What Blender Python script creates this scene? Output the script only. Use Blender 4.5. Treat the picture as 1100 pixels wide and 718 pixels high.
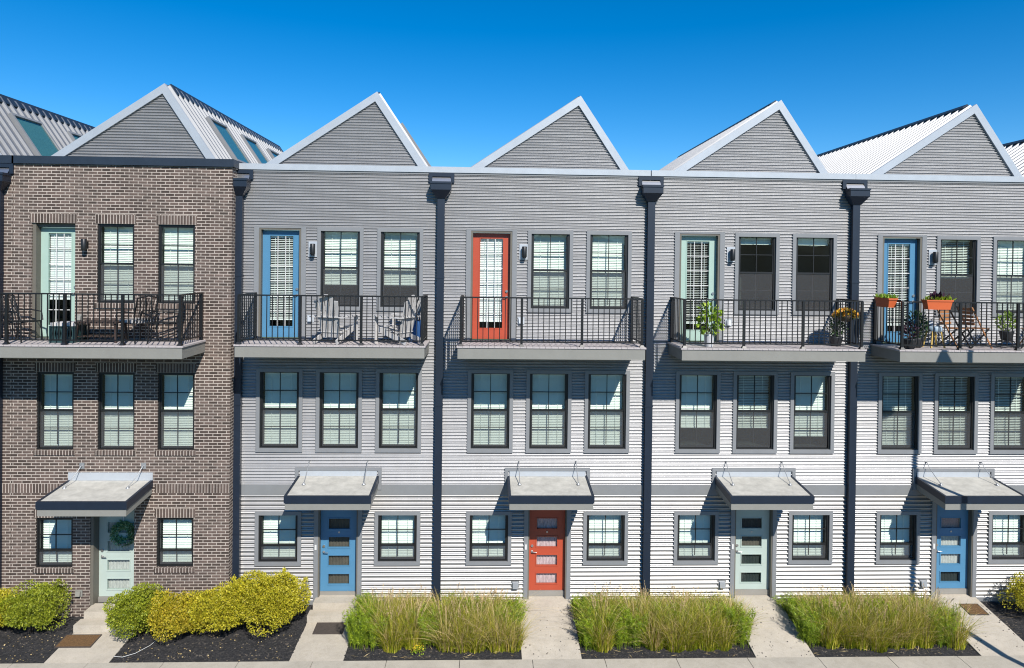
import bpy, math, random
import numpy as np
from mathutils import Matrix, Vector
rad = math.radians
S = bpy.context.scene
for o in list(bpy.data.objects):
    bpy.data.objects.remove(o)
COL = S.collection

# ------------------------------------------------------------------ camera
cam = bpy.data.cameras.new('camera')
camo = bpy.data.objects.new('camera', cam)
COL.objects.link(camo)
yaw, pitch, roll = rad(-1.986), rad(-0.4426), rad(0.693)
camo.matrix_world = (Matrix.Translation((0, -16.18, 7.92)) @ Matrix.Rotation(yaw, 4, 'Z')
                     @ Matrix.Rotation(math.pi / 2 + pitch, 4, 'X') @ Matrix.Rotation(roll, 4, 'Z'))
cam.sensor_width = 36
cam.lens = 733 / 1100 * 36
cam.shift_y = -67.58 / 1100
cam.clip_end = 3000
S.camera = camo

# ------------------------------------------------------------------ sky, sun, exposure
SUN = Vector((0.40, -1.0, 0.95)).normalized()          # direction towards the sun
W = bpy.data.worlds.new('World')
S.world = W
W.use_nodes = True
nt = W.node_tree
nt.nodes.clear()
sky = nt.nodes.new('ShaderNodeTexSky')
sky.sky_type = 'NISHITA'
sky.sun_disc = False
sky.sun_elevation = math.asin(SUN.z)
sky.sun_rotation = math.atan2(SUN.x, SUN.y)
sky.altitude = 1500
sky.air_density = 1.0
sky.dust_density = 0.0
sky.ozone_density = 3.0
hs = nt.nodes.new('ShaderNodeHueSaturation')
hs.inputs['Saturation'].default_value = 1.45
bg = nt.nodes.new('ShaderNodeBackground')
bg.inputs['Strength'].default_value = 0.098
wo = nt.nodes.new('ShaderNodeOutputWorld')
nt.links.new(sky.outputs[0], hs.inputs['Color'])
nt.links.new(hs.outputs[0], bg.inputs['Color'])
nt.links.new(bg.outputs[0], wo.inputs['Surface'])

sl = bpy.data.lights.new('sun', 'SUN')
sl.energy = 4.6
sl.angle = rad(0.5)
sl.color = (1.0, 0.95, 0.88)
so = bpy.data.objects.new('sun', sl)
so.rotation_euler = (-SUN).to_track_quat('-Z', 'Y').to_euler()
COL.objects.link(so)
S.view_settings.view_transform = 'Standard'
S.view_settings.look = 'None'
S.view_settings.gamma = 1
S.view_settings.use_curve_mapping = False
S.view_settings.exposure = 0.62
S.render.engine = 'CYCLES'
S.cycles.filter_width = 1.1
S.cycles.max_bounces = 8
S.cycles.transparent_max_bounces = 24

# ------------------------------------------------------------------ materials
K = .68                                                 # albedo scale for the exposure above
def newmat(name):
    m = bpy.data.materials.new(name)
    m.use_nodes = True
    n = m.node_tree
    return m, n, n.nodes['Principled BSDF']

def mixcol(n, fac, a, b, mode='MIX'):
    x = n.nodes.new('ShaderNodeMix')
    x.data_type = 'RGBA'
    x.blend_type = mode
    for s, v in ((x.inputs[0], fac), (x.inputs[6], a), (x.inputs[7], b)):
        if hasattr(v, 'is_linked'):
            n.links.new(v, s)
        elif isinstance(v, (int, float)):
            s.default_value = v
        else:
            s.default_value = (*v, 1)
    return x.outputs[2]

def noise(n, scale, detail=4, rough=.55, vec=None, dist=0):
    t = n.nodes.new('ShaderNodeTexNoise')
    t.inputs['Scale'].default_value = scale
    t.inputs['Detail'].default_value = detail
    t.inputs['Roughness'].default_value = rough
    t.inputs['Distortion'].default_value = dist
    if vec is not None:
        n.links.new(vec, t.inputs['Vector'])
    return t.outputs['Fac']

def ramp(n, fac, stops):
    r = n.nodes.new('ShaderNodeValToRGB')
    el = r.color_ramp.elements
    while len(el) < len(stops):
        el.new(.5)
    for e, (p, c) in zip(el, stops):
        e.position = p
        e.color = (*c, 1) if not isinstance(c, (int, float)) else (c, c, c, 1)
    n.links.new(fac, r.inputs['Fac'])
    return r.outputs['Color']

def objvec(n, scale=(1, 1, 1)):
    tc = n.nodes.new('ShaderNodeTexCoord')
    mp = n.nodes.new('ShaderNodeMapping')
    mp.inputs['Scale'].default_value = scale
    n.links.new(tc.outputs['Object'], mp.inputs['Vector'])
    return mp.outputs[0]

def bump(n, b, h, strength=.3, dist=.01):
    x = n.nodes.new('ShaderNodeBump')
    x.inputs['Strength'].default_value = strength
    x.inputs['Distance'].default_value = dist
    n.links.new(h, x.inputs['Height'])
    n.links.new(x.outputs[0], b.inputs['Normal'])

def plain(name, col, rough=.55, metal=0.0, var=.12, vscale=3.0, spec=.5, bmp=0, stretch=(1, 1, 1)):
    """painted or plain surface with a little uneven wear"""
    m, n, b = newmat(name)
    v = objvec(n, stretch)
    f = noise(n, vscale, 6, .65, v)
    col = tuple(c * (K if metal < .5 else .85) for c in col)
    lo = tuple(c * (1 - var) for c in col)
    hi = tuple(min(1, c * (1 + var)) for c in col)
    n.links.new(ramp(n, f, [(.3, lo), (.7, hi)]), b.inputs['Base Color'])
    b.inputs['Roughness'].default_value = rough
    b.inputs['Metallic'].default_value = metal
    b.inputs['Specular IOR Level'].default_value = spec
    if bmp:
        bump(n, b, noise(n, 60, 3, .6, v), bmp, .004)
    return m

def glassmat(name, tint, refl=.04):
    m = bpy.data.materials.new(name)
    m.use_nodes = True
    n = m.node_tree
    n.nodes.clear()
    out = n.nodes.new('ShaderNodeOutputMaterial')
    tr = n.nodes.new('ShaderNodeBsdfTransparent')
    tr.inputs[0].default_value = (*tint, 1)
    gl = n.nodes.new('ShaderNodeBsdfGlossy')
    gl.inputs['Roughness'].default_value = .01
    lw = n.nodes.new('ShaderNodeLayerWeight')
    lw.inputs['Blend'].default_value = .5
    fr = n.nodes.new('ShaderNodeMath')
    fr.operation = 'POWER'
    fr.inputs[1].default_value = 5
    n.links.new(lw.outputs['Facing'], fr.inputs[0])
    ad = n.nodes.new('ShaderNodeMath')
    ad.operation = 'MULTIPLY_ADD'
    ad.inputs[1].default_value = .8
    ad.inputs[2].default_value = refl
    mx = n.nodes.new('ShaderNodeMixShader')
    n.links.new(fr.outputs[0], ad.inputs[0])
    n.links.new(ad.outputs[0], mx.inputs[0])
    n.links.new(tr.outputs[0], mx.inputs[1])
    n.links.new(gl.outputs[0], mx.inputs[2])
    n.links.new(mx.outputs[0], out.inputs[0])
    return m

def screenmat():
    m = bpy.data.materials.new('insect_mesh')
    m.use_nodes = True
    n = m.node_tree
    n.nodes.clear()
    out = n.nodes.new('ShaderNodeOutputMaterial')
    tr = n.nodes.new('ShaderNodeBsdfTransparent')
    df = n.nodes.new('ShaderNodeBsdfDiffuse')
    df.inputs[0].default_value = (.12, .122, .125, 1)
    mx = n.nodes.new('ShaderNodeMixShader')
    mx.inputs[0].default_value = .32
    n.links.new(tr.outputs[0], mx.inputs[1])
    n.links.new(df.outputs[0], mx.inputs[2])
    n.links.new(mx.outputs[0], out.inputs[0])
    return m

def brickmat(name, bw, rh, off):
    m, n, b = newmat(name)
    tc = n.nodes.new('ShaderNodeTexCoord')
    br = n.nodes.new('ShaderNodeTexBrick')
    br.offset = off
    br.inputs['Scale'].default_value = 1
    br.inputs['Brick Width'].default_value = bw
    br.inputs['Row Height'].default_value = rh
    br.inputs['Mortar Size'].default_value = .0085
    br.inputs['Mortar Smooth'].default_value = .15
    br.inputs['Bias'].default_value = 0
    br.inputs['Color1'].default_value = (.042, .029, .023, 1)
    br.inputs['Color2'].default_value = (.118, .083, .069, 1)
    br.inputs['Mortar'].default_value = (.42, .365, .315, 1)
    n.links.new(tc.outputs['UV'], br.inputs['Vector'])
    f = noise(n, 9, 6, .7, tc.outputs['UV'])
    g = noise(n, .8, 4, .6, tc.outputs['UV'])
    c = mixcol(n, 1.0, br.outputs['Color'], ramp(n, f, [(.25, .72), (.75, 1.2)]), 'MULTIPLY')
    c = mixcol(n, 1.0, c, ramp(n, g, [(.3, .88), (.7, 1.08)]), 'MULTIPLY')
    n.links.new(c, b.inputs['Base Color'])
    b.inputs['Roughness'].default_value = .85
    inv = n.nodes.new('ShaderNodeMath')
    inv.operation = 'MULTIPLY_ADD'
    inv.inputs[1].default_value = -1
    n.links.new(br.outputs['Fac'], inv.inputs[0])
    n.links.new(f, inv.inputs[2])
    bump(n, b, inv.outputs[0], .6, .008)
    return m

def leafmat(name, stops, trans=.3, rough=.5):
    m = bpy.data.materials.new(name)
    m.use_nodes = True
    n = m.node_tree
    b = n.nodes['Principled BSDF']
    out = n.nodes['Material Output']
    ge = n.nodes.new('ShaderNodeNewGeometry')
    stops = [(p, tuple(x * 1.0 for x in q)) for p, q in stops]
    c = ramp(n, ge.outputs['Random Per Island'], stops)
    v = objvec(n)
    f = noise(n, 3.5, 3, .5, v)
    c = mixcol(n, 1.0, c, ramp(n, f, [(.3, .75), (.7, 1.2)]), 'MULTIPLY')
    n.links.new(c, b.inputs['Base Color'])
    b.inputs['Roughness'].default_value = rough
    t = n.nodes.new('ShaderNodeBsdfTranslucent')
    n.links.new(c, t.inputs[0])
    mx = n.nodes.new('ShaderNodeMixShader')
    mx.inputs[0].default_value = trans
    n.links.new(b.outputs[0], mx.inputs[1])
    n.links.new(t.outputs[0], mx.inputs[2])
    n.links.new(mx.outputs[0], out.inputs[0])
    return m

def sidingmat(name, col, metal, rough):
    m, n, b = newmat(name)
    v = objvec(n, (.35, 1, 1.0))
    f = noise(n, 2.2, 6, .6, v)
    col = tuple(c * K for c in col)
    g = noise(n, 40, 2, .5, objvec(n, (.05, 1, 1)))
    c = ramp(n, f, [(.3, tuple(x * .93 for x in col)), (.7, tuple(x * 1.05 for x in col))])
    c = mixcol(n, 1.0, c, ramp(n, g, [(.3, .95), (.7, 1.04)]), 'MULTIPLY')
    st = noise(n, 1.0, 5, .65, objvec(n, (5.5, 1, .22)))
    c = mixcol(n, 1.0, c, ramp(n, st, [(.30, .95), (.55, 1.0), (.75, 1.02)]), 'MULTIPLY')
    n.links.new(c, b.inputs['Base Color'])
    b.inputs['Metallic'].default_value = metal
    b.inputs['Roughness'].default_value = rough
    b.inputs['Anisotropic'].default_value = .55         # rolled sheet: the sheen spreads along the sheet
    tg = n.nodes.new('ShaderNodeCombineXYZ')
    tg.inputs[0].default_value = 1
    n.links.new(tg.outputs[0], b.inputs['Tangent'])
    return m

def concretemat(name, col):
    m, n, b = newmat(name)
    v = objvec(n)
    f = noise(n, 1.6, 6, .65, v)
    g = noise(n, 45, 4, .7, v)
    col = tuple(c * K for c in col)
    c = ramp(n, f, [(.3, tuple(x * .86 for x in col)), (.7, tuple(x * 1.08 for x in col))])
    c = mixcol(n, 1.0, c, ramp(n, g, [(.25, .84), (.75, 1.1)]), 'MULTIPLY')
    c = mixcol(n, 1.0, c, ramp(n, noise(n, 5.5, 6, .75, v, 1.2), [(.34, (.90, .89, .87)), (.52, (1, 1, 1))]), 'MULTIPLY')
    n.links.new(c, b.inputs['Base Color'])
    b.inputs['Roughness'].default_value = .9
    bump(n, b, g, .25, .004)
    return m

def mulchmat():
    m, n, b = newmat('mulch')
    v = objvec(n)
    vo = n.nodes.new('ShaderNodeTexVoronoi')
    vo.inputs['Scale'].default_value = 34
    n.links.new(v, vo.inputs['Vector'])
    sep = n.nodes.new('ShaderNodeSeparateColor')
    n.links.new(vo.outputs['Color'], sep.inputs[0])
    c = ramp(n, sep.outputs[0], [(.0, (.010, .010, .011)), (.6, (.024, .023, .025)), (.96, (.05, .045, .042)), (.992, (.16, .13, .10))])
    n.links.new(c, b.inputs['Base Color'])
    b.inputs['Roughness'].default_value = .9
    bump(n, b, noise(n, 55, 5, .75, v), 1.0, .04)
    return m

M = {}
M['siding_up'] = sidingmat('corrugated_steel', (.545, .545, .55), .76, .47)
M['siding_low'] = sidingmat('ribbed_steel', (.58, .57, .555), .80, .45)
M['gable'] = sidingmat('gable_steel', (.545, .545, .55), .76, .47)
M['cap_light'] = plain('pale_flashing', (.60, .64, .68), .4, .2, .06)
M['cap_navy'] = plain('navy_flashing', (.022, .034, .055), .45, 0, .15)
M['trim'] = plain('grey_trim', (.27, .28, .29), .5, 0, .06)
M['band'] = plain('grey_band', (.27, .28, .285), .5, 0, .06)
M['jamb'] = plain('brown_grey_jamb', (.17, .155, .125), .55, 0, .08)
M['black'] = plain('black_frame', (.012, .013, .014), .45, 0, .1)
M['rail'] = plain('black_rail', (.010, .010, .011), .42, 0, .1)
M['navy'] = plain('navy_steel', (.014, .024, .044), .42, 0, .12)
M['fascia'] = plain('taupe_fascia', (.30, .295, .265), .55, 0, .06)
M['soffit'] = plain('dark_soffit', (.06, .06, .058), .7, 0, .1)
M['deckb'] = plain('deck_board', (.56, .51, .50), .7, 0, .14, 9, stretch=(6, .4, 1))
M['roof'] = plain('roof_steel', (.31, .32, .335), .5, .45, .06)
M['rake'] = plain('rake_flashing', (.56, .60, .64), .4, .25, .06)
M['membrane'] = plain('canopy_membrane', (.56, .545, .49), .8, 0, .2, 5)
M['blind'] = plain('white_blind', (1.1, 1.1, 1.07), .6, 0, .03)
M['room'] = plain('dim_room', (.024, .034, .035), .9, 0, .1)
M['glass'] = glassmat('window_glass', (.90, .98, .93), .06)
M['doorglass'] = glassmat('door_glass', (.88, .94, .92), .04)
M['skyglass'] = glassmat('skylight_glass', (.34, .62, .64), .12)
M['screen'] = screenmat()
M['steel'] = plain('satin_steel', (.60, .60, .60), .3, .9, .05)
M['galv'] = plain('galvanised_cable', (.42, .43, .44), .45, .6, .08)
M['brick'] = brickmat('brick', .203, .0677, .5)
M['soldier'] = brickmat('soldier_brick', .215, .0677, 0)
M['blue'] = plain('blue_door_paint', (.095, .28, .47), .42, 0, .04)
M['red'] = plain('red_door_paint', (.54, .085, .038), .42, 0, .04)
M['mint'] = plain('mint_door_paint', (.45, .62, .54), .42, 0, .04)
M['mintpale'] = plain('pale_mint_door_paint', (.53, .63, .57), .42, 0, .04)
M['white'] = plain('white_paint', (.78, .78, .76), .5, 0, .04)
M['sill'] = plain('door_sill', (.42, .40, .36), .5, .3, .08)
M['concrete'] = concretemat('concrete', (.62, .555, .455))
M['pavement'] = concretemat('pavement_concrete', (.58, .53, .44))
M['asphalt'] = concretemat('asphalt', (.05, .05, .052))
M['lawn'] = concretemat('dry_lawn', (.09, .12, .04))
M['mulch'] = mulchmat()
M['leaf_green'] = leafmat('green_shrub_leaf', [(0, (.14, .18, .010)), (.5, (.25, .30, .016)), (1, (.42, .44, .04))])
M['leaf_yellow'] = leafmat('yellow_shrub_leaf', [(0, (.24, .24, .012)), (.5, (.46, .42, .02)), (1, (.62, .52, .04))])
M['leaf_mixed'] = leafmat('mixed_shrub_leaf', [(0, (.22, .20, .012)), (.5, (.44, .38, .02)), (1, (.62, .46, .04))])
M['twig'] = plain('twig', (.10, .07, .045), .8)
M['blade'] = leafmat('grass_blade', [(0, (.11, .16, .008)), (.5, (.30, .34, .014)), (.8, (.48, .44, .03)), (1, (.70, .56, .14))], .35, .5)
M['fern'] = leafmat('feathery_leaf', [(0, (.13, .21, .010)), (.6, (.25, .36, .016)), (1, (.42, .50, .03))], .3, .5)
M['straw'] = leafmat('dry_stalk', [(0, (.38, .27, .11)), (.6, (.60, .45, .20)), (1, (.82, .65, .34))], .25, .6)
M['plume'] = leafmat('seed_head', [(0, (.42, .30, .15)), (1, (.66, .50, .28))], .3, .7)
M['petal'] = leafmat('yellow_petal', [(0, (.75, .52, .02)), (1, (.85, .66, .05))], .2, .5)
M['orangepetal'] = leafmat('orange_petal', [(0, (.70, .20, .02)), (.5, (.78, .45, .03)), (1, (.80, .58, .06))], .2, .5)
M['houseleaf'] = leafmat('houseplant_leaf', [(0, (.10, .20, .015)), (.5, (.24, .38, .03)), (1, (.42, .52, .06))], .35, .4)
M['purpleleaf'] = leafmat('purple_leaf', [(0, (.02, .008, .02)), (1, (.06, .02, .04))], .1, .4)
M['darkleaf'] = leafmat('dark_leaf', [(0, (.02, .045, .015)), (1, (.06, .12, .03))], .2, .4)
M['wreathleaf'] = leafmat('wreath_leaf', [(0, (.05, .15, .05)), (.6, (.18, .34, .15)), (1, (.44, .55, .34))], .2, .5)
M['orange'] = plain('orange_planter', (.72, .145, .04), .5, 0, .06)
M['wood'] = plain('orange_wood', (.42, .19, .075), .55, 0, .2, 10, stretch=(1, 1, .2))
M['adir'] = plain('weathered_white_slat', (.66, .64, .62), .65, 0, .12, 8)
M['potwhite'] = plain('white_glaze', (.75, .76, .78), .3, 0, .04)
M['potdark'] = plain('dark_pot', (.03, .032, .036), .5, 0, .1)
M['bluebag'] = plain('blue_canvas', (.03, .13, .36), .8, 0, .1)
M['teal'] = plain('dark_teal_wicker', (.02, .06, .065), .6, 0, .2, 30)
M['cushion'] = plain('white_cushion', (.72, .70, .68), .9, 0, .06)
M['stripe'] = plain('charcoal_stripe', (.04, .04, .045), .9, 0, .06)
M['tablewood'] = plain('dark_table', (.055, .035, .028), .5, 0, .2)
M['yellowleg'] = plain('yellow_wood', (.62, .42, .10), .5, 0, .1)
M['paleblue'] = plain('pale_blue_seat', (.42, .55, .66), .6, 0, .06)
M['brownmat'] = plain('brown_coir', (.16, .085, .03), .95, 0, .5, 40, bmp=.6)
M['greymat'] = plain('grey_coir', (.075, .06, .05), .95, 0, .3, 30, bmp=.6)
M['lace'] = plain('pale_lace_curtain', (.60, .57, .54), .9, 0, .3, 30, stretch=(4, 1, .5))
M['pinklace'] = plain('pink_white_curtain', (.72, .50, .52), .9, 0, .45, 26, stretch=(3, 1, .4))
M['pinkcard'] = plain('pink_card', (.62, .38, .36), .8, 0, .35, 40)
M['brownroom'] = plain('brown_hall', (.10, .08, .06), .8, 0, .3, 6)

# ------------------------------------------------------------------ mesh helpers
class MB:
    def __init__(s):
        s.v, s.f, s.mi, s.uv, s.sm = [], [], [], [], []
    def face(s, pts, mi=0, uv=None, smooth=False):
        i = len(s.v)
        s.v.extend([tuple(p) for p in pts])
        s.f.append(tuple(range(i, i + len(pts))))
        s.mi.append(mi); s.uv.append(uv); s.sm.append(smooth)
    def box(s, x0, x1, y0, y1, z0, z1, mi=0):
        p = [(x, y, z) for z in (z0, z1) for y in (y0, y1) for x in (x0, x1)]
        for q in ((0, 2, 3, 1), (4, 5, 7, 6), (0, 1, 5, 4), (2, 6, 7, 3), (0, 4, 6, 2), (1, 3, 7, 5)):
            s.face([p[k] for k in q], mi)
        return s
    def hexa(s, p, mi=0):
        """8 points ordered as box(): x fastest, then y, then z"""
        for q in ((0, 2, 3, 1), (4, 5, 7, 6), (0, 1, 5, 4), (2, 6, 7, 3), (0, 4, 6, 2), (1, 3, 7, 5)):
            s.face([p[k] for k in q], mi)
        return s
    def grid(s, rows, mi=0, smooth=True, closed=False):
        i = len(s.v)
        n = len(rows[0])
        for r in rows:
            s.v.extend([tuple(p) for p in r])
        for a in range(len(rows) - 1):
            for b in range(n if closed else n - 1):
                c = (b + 1) % n
                s.f.append((i + a * n + b, i + a * n + c, i + (a + 1) * n + c, i + (a + 1) * n + b))
                s.mi.append(mi); s.uv.append(None); s.sm.append(smooth)
        return s
    def tube(s, pts, r, n=8, mi=0, cap=True):
        pts = [Vector(p) for p in pts]
        rs = r if isinstance(r, (list, tuple)) else [r] * len(pts)
        rows = []
        for k, p in enumerate(pts):
            d = (pts[min(k + 1, len(pts) - 1)] - pts[max(k - 1, 0)]).normalized()
            a = d.cross(Vector((0, 0, 1)) if abs(d.z) < .9 else Vector((1, 0, 0))).normalized()
            b = d.cross(a)
            rows.append([p + (a * math.cos(t) + b * math.sin(t)) * rs[k] for t in [2 * math.pi * j / n for j in range(n)]])
        s.grid(rows, mi, True, True)
        if cap:
            s.face(rows[0][::-1], mi)
            s.face(rows[-1], mi)
        return s
    def lathe(s, prof, n=20, c=(0, 0, 0), mi=0):
        rows = [[(c[0] + r * math.cos(t), c[1] + r * math.sin(t), c[2] + z) for t in [2 * math.pi * j / n for j in range(n)]] for r, z in prof]
        s.grid(rows, mi, True, True)
        s.face(rows[0][::-1], mi)
        s.face(rows[-1], mi)
        return s
    def bar(s, a, b, w, d, mi=0, up=(0, 0, 1)):
        """rectangular bar from a to b"""
        a, b = Vector(a), Vector(b)
        t = (b - a).normalized()
        u = Vector(up)
        if abs(t.dot(u)) > .95:
            u = Vector((0, 1, 0))
        x = t.cross(u).normalized() * w / 2
        y = x.cross(t).normalized() * d / 2
        p = [a - x - y, a + x - y, a - x + y, a + x + y, b - x - y, b + x - y, b - x + y, b + x + y]
        return s.hexa(p, mi)
    def build(s, name, mats, parent=None, loc=None, bevel=0):
        me = bpy.data.meshes.new(name)
        me.from_pydata(s.v, [], s.f)
        mats = mats if isinstance(mats, (list, tuple)) else [mats]
        for m in mats:
            me.materials.append(m)
        me.polygons.foreach_set('material_index', s.mi)
        me.polygons.foreach_set('use_smooth', s.sm)
        if any(u is not None for u in s.uv):
            ul = me.uv_layers.new(name='UVMap')
            k = 0
            for fi, f in enumerate(s.f):
                for j in range(len(f)):
                    if s.uv[fi] is not None:
                        ul.data[k].uv = s.uv[fi][j]
                    k += 1
        me.validate()
        me.update()
        return link(name, me, parent, loc, bevel)

def link(name, me, parent=None, loc=None, bevel=0):
    o = bpy.data.objects.new(name, me)
    COL.objects.link(o)
    if parent is not None:
        o.parent = parent
    if loc is not None:
        o.location = loc
    if bevel:
        b = o.modifiers.new('bevel', 'BEVEL')
        b.width = bevel
        b.segments = 2
        b.limit_method = 'ANGLE'
    return o

def tag(o, label, cat, group=None):
    o['label'] = label
    o['category'] = cat
    if group:
        o['group'] = group
    return o

def thing(name, label, cat, loc=(0, 0, 0), rz=0, group=None):
    o = bpy.data.objects.new(name, None)
    o.empty_display_size = .2
    COL.objects.link(o)
    o.location = loc
    o.rotation_euler = (0, 0, rz)
    return tag(o, label, cat, group)

def struct(o):
    o['kind'] = 'structure'
    return o

def dup(root, loc, rz, label):
    r = root.copy()
    COL.objects.link(r)
    r.location = loc
    r.rotation_euler = (0, 0, rz)
    r['label'] = label
    for ch in list(root.children):
        c = ch.copy()
        COL.objects.link(c)
        c.parent = r
        for g in list(ch.children):
            d = g.copy()
            COL.objects.link(d)
            d.parent = c
    return r

def rects(x0, x1, z0, z1, holes):
    """rectangle minus rectangular holes -> list of rectangles"""
    zs = sorted({z0, z1, *[min(max(h[k], z0), z1) for h in holes for k in (2, 3)]})
    out = []
    for a, b in zip(zs[:-1], zs[1:]):
        if b - a < 1e-6:
            continue
        m = (a + b) / 2
        x = x0
        for h in sorted([h for h in holes if h[2] < m < h[3]]):
            if h[0] > x:
                out.append((x, min(h[0], x1), a, b))
            x = max(x, h[1])
        if x < x1:
            out.append((x, x1, a, b))
    return out

def corrugate(mb, x0, x1, z0, z1, pitch, amp, y=0.0, under=.42, xf=None):
    """horizontal corrugation; absolute phase; under = share of the pitch that faces down; xf(z)->(xa,xb) optional clipping"""
    N = 12
    def wave(z):
        t = (z / pitch) % 1.0
        q = t / under if t < under else 1 - (t - under) / (1 - under)
        return .5 * -math.cos(math.pi * q) + .5 * (2 * q - 1)
    zs = [z0]
    k = math.ceil((z0 + 1e-5) / (pitch / N))
    while k * pitch / N < z1 - 1e-5:
        zs.append(k * pitch / N)
        k += 1
    zs.append(z1)
    rows = []
    for z in zs:
        a, b = xf(z) if xf else (x0, x1)
        yy = y - amp * wave(z)
        rows.append([(a, yy, z), (b, yy, z)])
    mb.grid(rows, 0, True)

def brickquad(mb, x0, x1, z0, z1, y=0.0, mi=0):
    mb.face([(x0, y, z0), (x1, y, z0), (x1, y, z1), (x0, y, z1)], mi, [(x0, z0), (x1, z0), (x1, z1), (x0, z1)])

# ------------------------------------------------------------------ windows and doors (shared meshes)
CACHE = {}
def cached(key, fn):
    if key not in CACHE:
        CACHE[key] = fn()
    return CACHE[key]

def ring(mb, x0, x1, z0, z1, w, y0, y1, wb=None, mi=0):
    wb = wb or w
    mb.box(x0, x0 + w, y0, y1, z0, z1, mi).box(x1 - w, x1, y0, y1, z0, z1, mi)
    mb.box(x0 + w, x1 - w, y0, y1, z0, z0 + wb, mi).box(x0 + w, x1 - w, y0, y1, z1 - w, z1, mi)

def slats(w, z0, z1, ang, y=.17, pitch=.040, seed=0, head=True):
    mb = MB()
    rnd = random.Random(seed)
    z = z1 - .05
    d = .025
    while z > z0:
        a = ang + rnd.uniform(-.05, .05)
        dz, dy = d * math.sin(a), d * math.cos(a)
        mb.face([(.06, y - dy, z - dz), (w - .06, y - dy, z - dz), (w - .06, y + dy, z + dz), (.06, y + dy, z + dz)])
        z -= pitch
    mb.box(.06, w - .06, y - .028, y + .02, z1 - .045, z1)
    mb.box(.06, w - .06, y - .02, y + .02, z - .01, z + .02)
    for x in (w * .25, w * .75):
        mb.box(x - .004, x + .004, y - .029, y - .027, z, z1)
    return mb

def window(parent, x, z, w, h, zm, rows, blind, dy=0.0, seed=0):
    """double-hung window; zm = meeting rail height above the sill; rows=(upper, lower); blind=(bottom, angle) or None"""
    def mk():
        mb = MB()
        ring(mb, 0, w, 0, h, .042, .012, .11, .034)
        return mb
    key = ('win', w, h, zm, rows)
    if key not in CACHE:
        d = {}
        d['frame'] = mk()
        us, ls = MB(), MB()
        ring(us, .042, w - .042, zm - .02, h - .042, .022, .03, .062, .04)
        ring(ls, .042, w - .042, .034, zm + .02, .026, .064, .098, .036)
        t = .017
        us.box(w / 2 - t / 2, w / 2 + t / 2, .036, .058, zm + .02, h - .064)
        ls.box(w / 2 - t / 2, w / 2 + t / 2, .07, .092, .10, zm - .01)
        for k in range(1, rows[0]):
            zz = zm + (h - .05 - zm) * k / rows[0]
            us.box(.064, w / 2 - t / 2, .0365, .0575, zz - t / 2, zz + t / 2).box(w / 2 + t / 2, w - .064, .0365, .0575, zz - t / 2, zz + t / 2)
        for k in range(1, rows[1]):
            zz = .06 + (zm - .06) * k / rows[1]
            ls.box(.068, w / 2 - t / 2, .0705, .0915, zz - t / 2, zz + t / 2).box(w / 2 + t / 2, w - .068, .0705, .0915, zz - t / 2, zz + t / 2)
        sc = MB()
        sc.face([(.05, .04, .04), (w - .05, .04, .04), (w - .05, .04, zm - .02), (.05, .04, zm - .02)])
        pu, pl = MB(), MB()
        pu.face([(.06, .047, zm), (w - .06, .047, zm), (w - .06, .047, h - .06), (.06, .047, h - .06)])
        pl.face([(.065, .081, .055), (w - .065, .081, .055), (w - .065, .081, zm), (.065, .081, zm)])
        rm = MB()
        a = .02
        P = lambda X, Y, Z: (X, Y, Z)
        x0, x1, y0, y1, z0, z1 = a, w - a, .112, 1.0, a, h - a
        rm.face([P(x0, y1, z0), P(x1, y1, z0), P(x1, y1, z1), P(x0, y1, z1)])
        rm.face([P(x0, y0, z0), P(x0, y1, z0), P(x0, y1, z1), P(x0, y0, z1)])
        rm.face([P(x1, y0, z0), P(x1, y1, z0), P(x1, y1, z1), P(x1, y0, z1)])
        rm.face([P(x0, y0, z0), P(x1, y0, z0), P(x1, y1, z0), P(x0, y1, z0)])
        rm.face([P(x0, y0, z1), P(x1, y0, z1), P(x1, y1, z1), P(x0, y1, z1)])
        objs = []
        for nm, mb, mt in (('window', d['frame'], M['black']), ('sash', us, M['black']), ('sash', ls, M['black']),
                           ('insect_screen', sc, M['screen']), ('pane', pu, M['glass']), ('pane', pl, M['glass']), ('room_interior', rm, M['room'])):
            o = mb.build(nm, mt)
            objs.append((nm, o.data))
            bpy.data.objects.remove(o)
        CACHE[key] = objs
    objs = CACHE[key]
    root = link('window', objs[0][1], parent, (x, dy, z))
    for nm, me in objs[1:]:
        link(nm, me, root)
    if blind:
        for bi, (bb, bt, ang) in enumerate(blind if isinstance(blind, list) else [(blind[0], h - .05, blind[1])]):
            bk = ('blind', w, h, bb, bt, ang)
            if bk not in CACHE:
                o = slats(w, bb, bt, ang, seed=seed).build('blind', M['blind'])
                CACHE[bk] = o.data
                bpy.data.objects.remove(o)
            link('blind', CACHE[bk], root)
    return root

def handle(parent, x, y, z, side=1, dead=True):
    mb = MB()
    mb.tube([(x, y, z), (x, y - .012, z)], .03, 12)
    mb.tube([(x, y - .012, z), (x, y - .05, z), (x + .02 * side, y - .055, z), (x + .11 * side, y - .055, z - .004)], .010, 8)
    if dead:
        mb.tube([(x, y, z + .14), (x, y - .022, z + .14)], .032, 12)
    return mb.build('door_handle', M['steel'], parent)

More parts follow.
